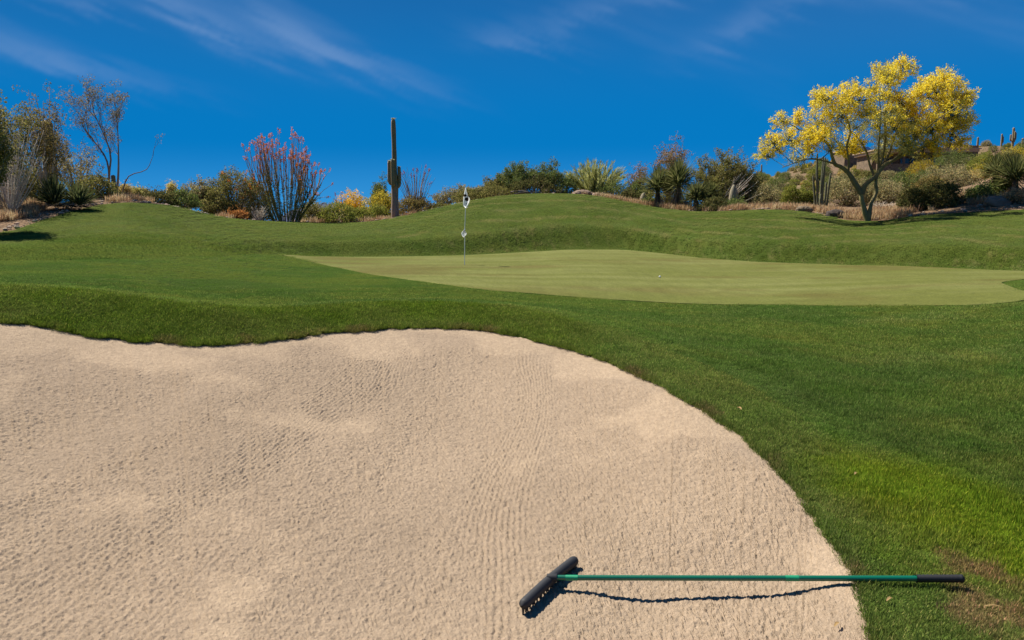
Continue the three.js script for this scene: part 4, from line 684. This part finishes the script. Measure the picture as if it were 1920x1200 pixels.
// ------------------------------------------------------------------ shrubs scattered over the hillside, clones of a few kinds
{
  const R = rng(909), kinds = [['olive', 'olive desert shrub scattered on the far hillside', bush, 1.3, 2.2], ['grey', 'grey-green desert shrub scattered on the far hillside', bush, 1.2, 2.0], ['green', 'tall dark green desert shrub scattered on the far hillside', bush, 2.6, 3.4], ['straw', 'straw-coloured dry shrub scattered on the far hillside', bush, .8, 1.4], ['moss', 'yellow-green desert shrub scattered on the far hillside', bush, 1.5, 2.2], ['bronze', 'brown-green desert shrub scattered on the far hillside', bush, 1.1, 1.8]];
  const proto = kinds.map(([hue, label, f, h, w], i) => { const t = thing('hillside_shrub', label, 'shrub', [0, 0, 0], `${label.split(' desert')[0].split(' dry')[0]} shrubs on the hillside`); f(t, h, w, { hue, lod: .5, big: 1.6 }, rng(600 + i)); return t; });
  const used = new Set(), put = [], px = (x) => Math.atan2((x - 960) / 1500, .96) / RAD;
  for (let tries = 0; tries < 6000 && put.length < 290; tries++) {
    const far = R() < .93, r = far ? 58 + 155 * Math.pow(R(), .8) : 44 + 14 * R(), b = mix(16.2, 36.5, R()), x = r * Math.sin(b * RAD), z = -r * Math.cos(b * RAD);
    if (b < 17.5 && r < 60) continue; if (b > 23.2 && b < 28.6 && r > 84 && r < 124) continue;
    const [hx, , hz] = PLACE.house; if (Math.abs(x - hx - 2.6) < 9 && z - hz < 13 && z - hz > -10) continue;
    if (Math.hypot(x - PLACE.house_b[0], z - PLACE.house_b[2]) < 6) continue;
    let ok = true; const gap = 1.0 + r * .0095; for (const [a, c] of put) if (Math.hypot(a - x, c - z) < gap) { ok = false; break; }
    if (!ok) continue;
    put.push([x, z]);
    const k = Math.floor(R() * 6), t = used.has(k) ? proto[k].clone() : proto[k]; if (used.has(k)) { t.name = numbered('hillside_shrub'); scene.add(t); } used.add(k);
    t.position.set(x, desert(x, z) - .05, z); t.rotation.y = R() * 6.28; const sc = (.42 + .6 * R() * R()) * (r < 60 ? .75 : 1); t.scale.set(sc, sc * (.8 + .4 * R()), sc);
  }
}
// small scrub behind the mound and saddle so that the desert floor there is not bare
// ------------------------------------------------------------------ dry grass strips and stones on the soil (uncountable)
{
  const R = rng(31), b = new MB();
  for (let k = 0; k < 46; k++) { const a = R() * 6.283, q = Math.sqrt(R()) * .16, lean = .1 + .6 * R(), o = R() * 6.283, d = V3(Math.cos(o) * Math.sin(lean), Math.cos(lean), Math.sin(o) * Math.sin(lean)); b.leaf(V3(Math.cos(a) * q, -.02, Math.sin(a) * q), d, .16 + .2 * R(), .008, V3(-Math.sin(o), 0, Math.cos(o)), jitter([1, 1, 1], R, .3)); }
  const spots = [], strip = (b0, b1, d0, d1, n, dens) => { for (let k = 0; k < n; k++) { const bb = mix(b0, b1, R()), r = columnAt(bb).x[TOP] + mix(d0, d1, R()), x = r * Math.sin(bb * RAD), z = -r * Math.cos(bb * RAD); if (fbm(x * .8 + 5, z * .8, 3) > dens) spots.push([x, z]); } };
  strip(15.6, 26.5, .5, 3.2, 620, .42); strip(26.5, 34, .8, 4.5, 260, .52); strip(5, 12.5, .35, 1.6, 190, .45); strip(-33.5, -30.2, 2.2, 5, 260, .36); strip(-26.5, -24, .5, 3, 70, .45); strip(-20, -6, .4, 2.5, 160, .5); strip(12, 16, .4, 1.5, 120, .42);
  const im = new THREE.InstancedMesh(b.geometry(false), leafMat, spots.length), M = new THREE.Matrix4(), q = new THREE.Quaternion(), c = new THREE.Color();
  spots.forEach(([x, z], i) => { const s = .7 + .7 * R(); im.setMatrixAt(i, M.compose(V3(x, desert(x, z), z), q.setFromAxisAngle(V3(0, 1, 0), R() * 6.28), V3(s, s, s))); const k = pick([[.52, .38, .22], [.46, .31, .17], [.58, .45, .27], [.40, .25, .15]], R); im.setColorAt(i, c.setRGB(...k)); });
  im.name = 'dry_grass'; im.castShadow = im.receiveShadow = true; scene.add(im); tag(im, 'dry golden bunch grass along the edge of the lawn', 'dry grass', null, 'stuff');
  const g = new THREE.IcosahedronGeometry(1, 1), pa = g.attributes.position; for (let k = 0; k < pa.count; k++) { const f = .75 + .5 * noise(pa.getX(k) * 2 + 9, pa.getY(k) * 2 + pa.getZ(k) * 3); pa.setXYZ(k, pa.getX(k) * f, pa.getY(k) * f * .6, pa.getZ(k) * f); } g.computeVertexNormals();
  const st = []; for (let k = 0; k < 1500; k++) { const bb = mix(-35, 36, R()), r = columnAt(bb).x[TOP] + .35 + 7 * R() * R(); st.push([r * Math.sin(bb * RAD), -r * Math.cos(bb * RAD)]); }
  const stones = new THREE.InstancedMesh(g, new THREE.MeshStandardMaterial({ roughness: .95 }), st.length);
  st.forEach(([x, z], i) => { const s = .02 + .07 * R() ** 3; stones.setMatrixAt(i, M.compose(V3(x, desert(x, z) + s * .2, z), q.setFromAxisAngle(V3(0, 1, 0), R() * 6), V3(s, s, s))); stones.setColorAt(i, c.setRGB(...jitter([.36, .27, .2], R, .35))); });
  stones.name = 'stones'; stones.castShadow = stones.receiveShadow = true; scene.add(stones); tag(stones, 'small tan stones strewn over the desert soil', 'stones', null, 'stuff');
}
// ------------------------------------------------------------------ boulders and dead wood
function rock([x, y, z], w, h, d, col, seed, label, name = 'boulder') {
  const g = new THREE.IcosahedronGeometry(1, 4), p = g.attributes.position, cs = new Float32Array(p.count * 3), R = rng(seed);
  for (let k = 0; k < p.count; k++) { const a = p.getX(k), b = p.getY(k), c = p.getZ(k), n = fbm(a * 1.6 + seed, b * 1.6 + c * 1.9, 4), f = .72 + .5 * n + (Math.abs(noise(a * 4 + 5, c * 4 + b * 5) - .5)) * .22; p.setXYZ(k, a * f * w / 2, b * f * h * .7, c * f * d / 2); const v = .7 + .6 * fbm(a * 5, b * 5 + c * 4, 3); cs.set([col[0] * v, col[1] * v, col[2] * v], k * 3); }
  g.setAttribute('color', new THREE.BufferAttribute(cs, 3)); g.computeVertexNormals();
  const o = mesh(name, g, rockMat); o.position.set(x, desert(x, z) + h * .22, z); return tag(o, label, 'rock');
}
rock(PLACE.boulder, .92, .34, .6, [.17, .13, .10], 3, 'long dark boulder on the dirt slope at the right');
rock([PLACE.boulder[0] + .95, 0, PLACE.boulder[2] - .2], .6, .4, .5, [.36, .27, .2], 14, 'pale rounded rock right of the long dark boulder');
rock(PLACE.rock_dark, .75, .3, .5, [.085, .07, .065], 7, 'dark low rock left of the yellow tree');
rock(PLACE.rock_left, .7, .24, .5, [.19, .145, .10], 9, 'rough brown rock in the dry grass below the thin cactus stems');
rock(PLACE.rock_pile, 1.15, .32, .6, [.28, .20, .15], 21, 'flat reddish rock on top of the mound');
rock([PLACE.rock_pile[0] + .75, 0, PLACE.rock_pile[2] + .1], .6, .26, .5, [.31, .235, .18], 22, 'smaller reddish rock right of the flat one on the mound');
{
  const [x, , z] = PLACE.log, R = rng(12), t = thing('fallen_branch', 'bleached dead branches lying on top of the mound', 'dead wood', [x, desert(x, z), z]);
  for (let k = 0; k < 7; k++) { const s = new MB(), a = V3((R() - .6) * 1.4, .05 + .1 * R(), (R() - .5) * .4), e = a.clone().add(V3(.5 + R() * .7, .06 + .16 * R() - .1, (R() - .5) * .3)), c = jitter(k % 3 ? [.30, .26, .21] : [.12, .10, .08], R, .2); s.tube(bend(a, a.clone().lerp(e, .5).add(V3(0, .16 * R(), 0)), e, 6), (f) => .035 * (1 - .7 * f), () => c, 6); mesh('branch', s.geometry(), woodMat, t); }
}
// ------------------------------------------------------------------ house on the hillside
const box = (w, h, d, x, y, z) => { const g = new THREE.BoxGeometry(w, h, d); g.translate(x, y, z); return g; };
const stucco = new THREE.MeshStandardMaterial({ color: new THREE.Color().setRGB(.27, .195, .12), roughness: .95, map: soilTex.clone() }), timber = new THREE.MeshStandardMaterial({ color: new THREE.Color().setRGB(.10, .07, .05), roughness: .8 }), pane = new THREE.MeshPhysicalMaterial({ color: new THREE.Color().setRGB(.05, .07, .09), roughness: .08 }), roofMat = new THREE.MeshStandardMaterial({ color: new THREE.Color().setRGB(.43, .31, .21), roughness: .9 }), panelMat = new THREE.MeshPhysicalMaterial({ color: new THREE.Color().setRGB(.012, .018, .05), roughness: .25, clearcoat: .5 });
{
  const [x, y, z] = PLACE.house, t = thing('house', 'low flat-roofed adobe house on the hillside behind the yellow tree', 'house', [x + 3.6, y + .1, z]); t.rotation.y = -.12;
  mesh('wall', mergeGeometries([box(12, 5.5, .3, -1, -.5, -3), box(.3, 5.5, 7, -7.1, -.5, -6.4), box(.3, 5.5, 7, 5.1, -.5, -6.4)]), stucco, t);
  const roof = mesh('roof', mergeGeometries([box(13.4, .34, 10.4, -1, 2.42, -4.7), box(13.8, .14, 10.8, -1, 2.66, -4.7)]), roofMat, t); mesh('chimney', box(.9, 1.1, .9, 2.9, 3.25, -3), stucco, roof); mesh('parapet', box(1.2, 1.5, 2.5, 5.9, 2.5, -3), stucco, roof);
  mesh('terrace', box(13.2, 4.6, .4, -1, -1.6, .5), stucco, t); mesh('terrace_floor', box(13, .2, 3.2, -1, -.55, -1.2), roofMat, t);
  for (let k = 0; k < 5; k++) mesh('post', box(.28, 2.6, .28, -7 + k * 3, 1.0, .35), timber, t);
  for (let k = 0; k < 4; k++) { const f = mesh('window', box(2.1, 1.7, .1, -5.4 + k * 2.9, .9, -2.82), timber, t); mesh('pane', box(1.8, 1.4, .06, -5.4 + k * 2.9, .9, -2.75), pane, f); }
  const [bx, by, bz] = PLACE.house_b, u = thing('house', 'upper house wing with dark solar panel roof behind the blossoms', 'house', [bx, by - 1.6, bz]);
  mesh('wall', box(5.4, 5, 5, 0, -1.1, -2), stucco, u); const rf = mesh('roof', box(5.8, .25, 5.4, 0, 1.55, -2), roofMat, u); const pn = new THREE.BoxGeometry(1.5, .06, 2.2); for (let k = 0; k < 3; k++) { const p = mesh('solar_panel', pn, panelMat, rf); p.position.set(-1.6 + k * 1.6, 2.0, -1.2); p.rotation.x = .35; }
}
// ------------------------------------------------------------------ flagstick with its two flags
{
  const [x, z] = PLACE.flag, y = ground(x, z) + .012, t = thing('flagstick', 'white golf flagstick with two limp white flags on the green', 'flagstick', [x, y, z]), lean = .035;
  const pole = new MB(); pole.tube([V3(0, -.1, 0), V3(lean * .5, 1.1, 0), V3(lean + .03, 2.14, 0)], (f) => .0105 - .002 * f, () => [.85, .85, .82], 10); mesh('pole', pole.geometry(), new THREE.MeshStandardMaterial({ vertexColors: true, roughness: .35 }), t);
  const cloth = (outline, W, H, draw) => {
    const cv = document.createElement('canvas'); cv.width = 128; cv.height = 256; const g = cv.getContext('2d'); g.fillStyle = '#f4f4f2'; g.fillRect(0, 0, 128, 256); draw(g);
    const tex = new THREE.CanvasTexture(cv); tex.colorSpace = THREE.SRGBColorSpace; const n = 24, k = 14, geo = new THREE.PlaneGeometry(1, 1, k, n), p = geo.attributes.position, uv = geo.attributes.uv;
    const L = curve(outline.map((o) => [o[0], o[1]]), 1), Rr = curve(outline.map((o) => [o[0], o[2]]), 1);
    for (let i = 0; i < p.count; i++) { const u = p.getX(i) + .5, v = .5 - p.getY(i), xx = mix(L(v), Rr(v), u); p.setXYZ(i, xx, -v * H, Math.sin(u * 7 + v * 2) * .028 * Math.min(1, v * 2) + u * .03); uv.setXY(i, (xx - W[0]) / (W[1] - W[0]), 1 - v); }
    geo.computeVertexNormals(); return mesh('flag', geo, new THREE.MeshPhysicalMaterial({ map: tex, roughness: .9, side: THREE.DoubleSide, transmission: .15, thickness: 0, specularIntensity: .2 }), t);
  };
  const f = 1 / 6 * .01485, X = (v) => (v - 200) * f;                       // cloth outline measured against the pole
  const a = cloth([[0, X(203), X(211)], [.18, X(197), X(228)], [.38, X(190), X(247)], [.6, X(186), X(275)], [.8, X(184), X(262)], [.93, X(192), X(243)], [1, X(218), X(230)]], [X(180), X(280)], .58, (g) => {
    const px = (x) => (x - 180) / 100 * 128, py = (y) => (y - 130) / 232 * 256; g.fillStyle = '#2c231c'; for (const [cx, cy, rx, ry] of [[203, 227, 14, 15], [240, 233, 19, 18], [220, 268, 18, 22]]) { g.beginPath(); g.ellipse(px(cx), py(cy), rx * 1.28, ry * 1.1, 0, 0, 7); g.fill(); }
    g.strokeStyle = '#55565a'; g.lineWidth = 4; for (const [x0, y0, x1, y1] of [[232, 298, 262, 268], [238, 300, 268, 276], [200, 318, 222, 308], [204, 328, 212, 312], [224, 326, 240, 316]]) { g.beginPath(); g.moveTo(px(x0), py(y0)); g.quadraticCurveTo(px((x0 + x1) / 2 + 4), py((y0 + y1) / 2 - 6), px(x1), py(y1)); g.stroke(); }
  });
  a.position.set(lean - .0, 2.15, .018); a.rotation.y = -1.0; a.scale.x = 1.9;
  const b = cloth([[0, X(198), X(202)], [.3, X(184), X(214)], [.62, X(166), X(236)], [.8, X(172), X(224)], [1, X(188), X(194)]], [X(160), X(240)], .245, (g) => { g.fillStyle = '#34302e'; for (const [x0, y0, r] of [[52, 90, 13], [70, 84, 15], [88, 78, 10], [58, 120, 14], [48, 142, 9]]) { g.beginPath(); g.ellipse(x0, y0, r, r * .9, .5, 0, 7); g.fill(); } });
  b.position.set(lean * .5 + .008, 1.03, .02); b.rotation.y = -1.0; b.scale.set(2.0, 1.08, 1);
}
// ------------------------------------------------------------------ golf ball on the green
{
  const [x, z] = PLACE.ball, g = new THREE.IcosahedronGeometry(.02135, 12), p = g.attributes.position, dirs = []; for (let k = 0; k < 200; k++) { const y = 1 - 2 * (k + .5) / 200, a = k * 2.399963, s = Math.sqrt(1 - y * y); dirs.push(V3(Math.cos(a) * s, y, Math.sin(a) * s)); }
  const v = V3(0, 0, 0); for (let k = 0; k < p.count; k++) { v.fromBufferAttribute(p, k).normalize(); let m = 0; for (const d of dirs) m = Math.max(m, v.dot(d)); v.multiplyScalar(.02135 - .0005 * smooth(.9955, .9995, m)); p.setXYZ(k, v.x, v.y, v.z); } g.computeVertexNormals();
  const o = mesh('golf_ball', g, new THREE.MeshPhysicalMaterial({ color: new THREE.Color().setRGB(.86, .86, .84), roughness: .3, clearcoat: .5 })); o.position.set(x, ground(x, z) + .012 + .0205, z); tag(o, 'white golf ball lying on the putting green', 'golf ball');
}
// ------------------------------------------------------------------ bunker rake: curved black head with teeth, green handle, black grip
{
  const L = PLACE.rake_low, Hh = PLACE.rake_high, M = PLACE.rake_mid, E = PLACE.grip_end, g0 = ground(M[0], M[1]), t = thing('bunker_rake', 'bunker rake with green handle and black head lying on the sand', 'rake', [M[0], g0, M[1]]);
  const loc = (x, y, z) => V3(x - M[0], y - g0, z - M[1]), yl = ground(...L) + .038, yh = ground(...Hh) + .038;
  const black = new THREE.MeshPhysicalMaterial({ color: new THREE.Color().setRGB(.015, .016, .019), roughness: .68 });
  const a = loc(L[0], yl, L[1]), e = loc(Hh[0], yh, Hh[1]), axis = e.clone().sub(a), back = V3(-axis.z, 0, axis.x).normalize().multiplyScalar(-.004), bar = new MB(), pts = [];
  for (let k = 0; k <= 40; k++) { const f = k / 40, p = a.clone().lerp(e, f).addScaledVector(back, 1 - (2 * f - 1) ** 2); p.y += .004 * (1 - (2 * f - 1) ** 2); pts.push(p); }
  bar.tube(pts, (f) => { const u = Math.min(f, 1 - f) / .05; return .0215 * (u < 1 ? Math.sqrt(Math.max(.02, 1 - (1 - u) ** 2)) : 1); }, () => [1, 1, 1], 16);
  const head = mesh('head', bar.geometry(), black, t);
  for (let k = 0; k < 24; k++) { const p = pts[1 + Math.round(k * 38 / 23)], s = new MB(); s.tube([p.clone().add(V3(0, -.012, 0)), p.clone().add(V3(0, -.035, 0)), p.clone().add(V3(0, -.058, 0))], (f) => .0055 * (1 - .6 * f), () => [1, 1, 1], 6); mesh('tooth', s.geometry(), black, head); }
  const mid = pts[20].clone().add(V3(0, .012, 0)), end = loc(E[0], ground(E[0], E[1]) + .012, E[1]); for (let f = .15; f < 1; f += .02) end.y = Math.max(end.y, mid.y + (ground(mix(M[0], E[0], f), mix(M[1], E[1], f)) + .011 - g0 - mid.y) / f);
  const dir = end.clone().sub(mid), at = (f) => mid.clone().addScaledVector(dir, f), socket = new MB(); socket.tube([at(-.006), at(.02)], () => .0165, () => [1, 1, 1], 14); mesh('socket', socket.geometry(), black, head);
  const hd = new MB(); hd.tube([at(.012), at(.3), at(.6), at(.9)], () => .0108, () => [1, 1, 1], 18); const handle = mesh('handle', hd.geometry(), new THREE.MeshPhysicalMaterial({ color: new THREE.Color().setRGB(.002, .115, .058), roughness: .3, clearcoat: .6, clearcoatRoughness: .2 }), t);
  for (const f of [.058, .606]) { const b = new MB(); b.tube([at(f - .016), at(f + .016)], () => .0113, () => [1, 1, 1], 18, false); mesh('band', b.geometry(), new THREE.MeshStandardMaterial({ color: new THREE.Color().setRGB(.006, .24, .11), roughness: .4 }), handle); }  // glossy highlights of the handle put in as lighter green rings
  const gp = new MB(), gpts = []; for (let k = 0; k <= 24; k++) gpts.push(at(.895 + .11 * k / 24)); gp.tube(gpts, (f) => (f > .95 ? .0155 * Math.sqrt(Math.max(.03, 1 - ((f - .95) / .05) ** 2)) : .0145 + .001 * Math.cos(f * 75)), () => [1, 1, 1], 18); mesh('grip', gp.geometry(), new THREE.MeshStandardMaterial({ color: new THREE.Color().setRGB(.010, .010, .011), roughness: .6 }), t);
}
// ------------------------------------------------------------------ dry leaves on sand and grass
{
  const names = ['curled tan dry leaf lying on the sand below the rake', 'curled dry leaf in the grass below the rake grip', 'small dry leaf on the grass above the bright patch', 'tiny pale leaf scrap by the bunker rim, right of the sand', 'long dry leaf on the grass beside the curving rim', 'tiny dry leaf on the upper grass bank', 'tiny dry leaf beside the pale scrap by the rim', 'long dry stalk on the worn brown grass'];
  PLACE.leaves.forEach(([x, z, s], i) => {
    if (i === 3 || i === 5 || i === 6) return; s *= .75;
    const R = rng(80 + i), b = new MB(), a = R() * 3, n = 8, base = ground(x, z) + (i ? .022 : .012);
    for (let k = 0; k <= n; k++) { const f = k / n, w = Math.sin(f * Math.PI) ** .7 * s * (i === 7 ? .05 : .15) + .0006, u = (f - .5) * s * 1.1, bow = Math.sin(f * Math.PI) * s * .1; for (const q of [-1, 0, 1]) b.v(Math.cos(a) * u - Math.sin(a) * w * q, bow + Math.abs(q) * w * .7, Math.sin(a) * u + Math.cos(a) * w * q, jitter([.46, .31, .14], R, .15)); }
    for (let k = 0; k < n; k++) for (let q = 0; q < 2; q++) { const c = k * 3 + q; b.quad(c, c + 1, c + 4, c + 3); }
    const o = mesh('dry_leaf', b.geometry(), leafMat); o.position.set(x, base, z); tag(o, names[i], 'leaf');
  });
}

renderer.render(scene, camera);
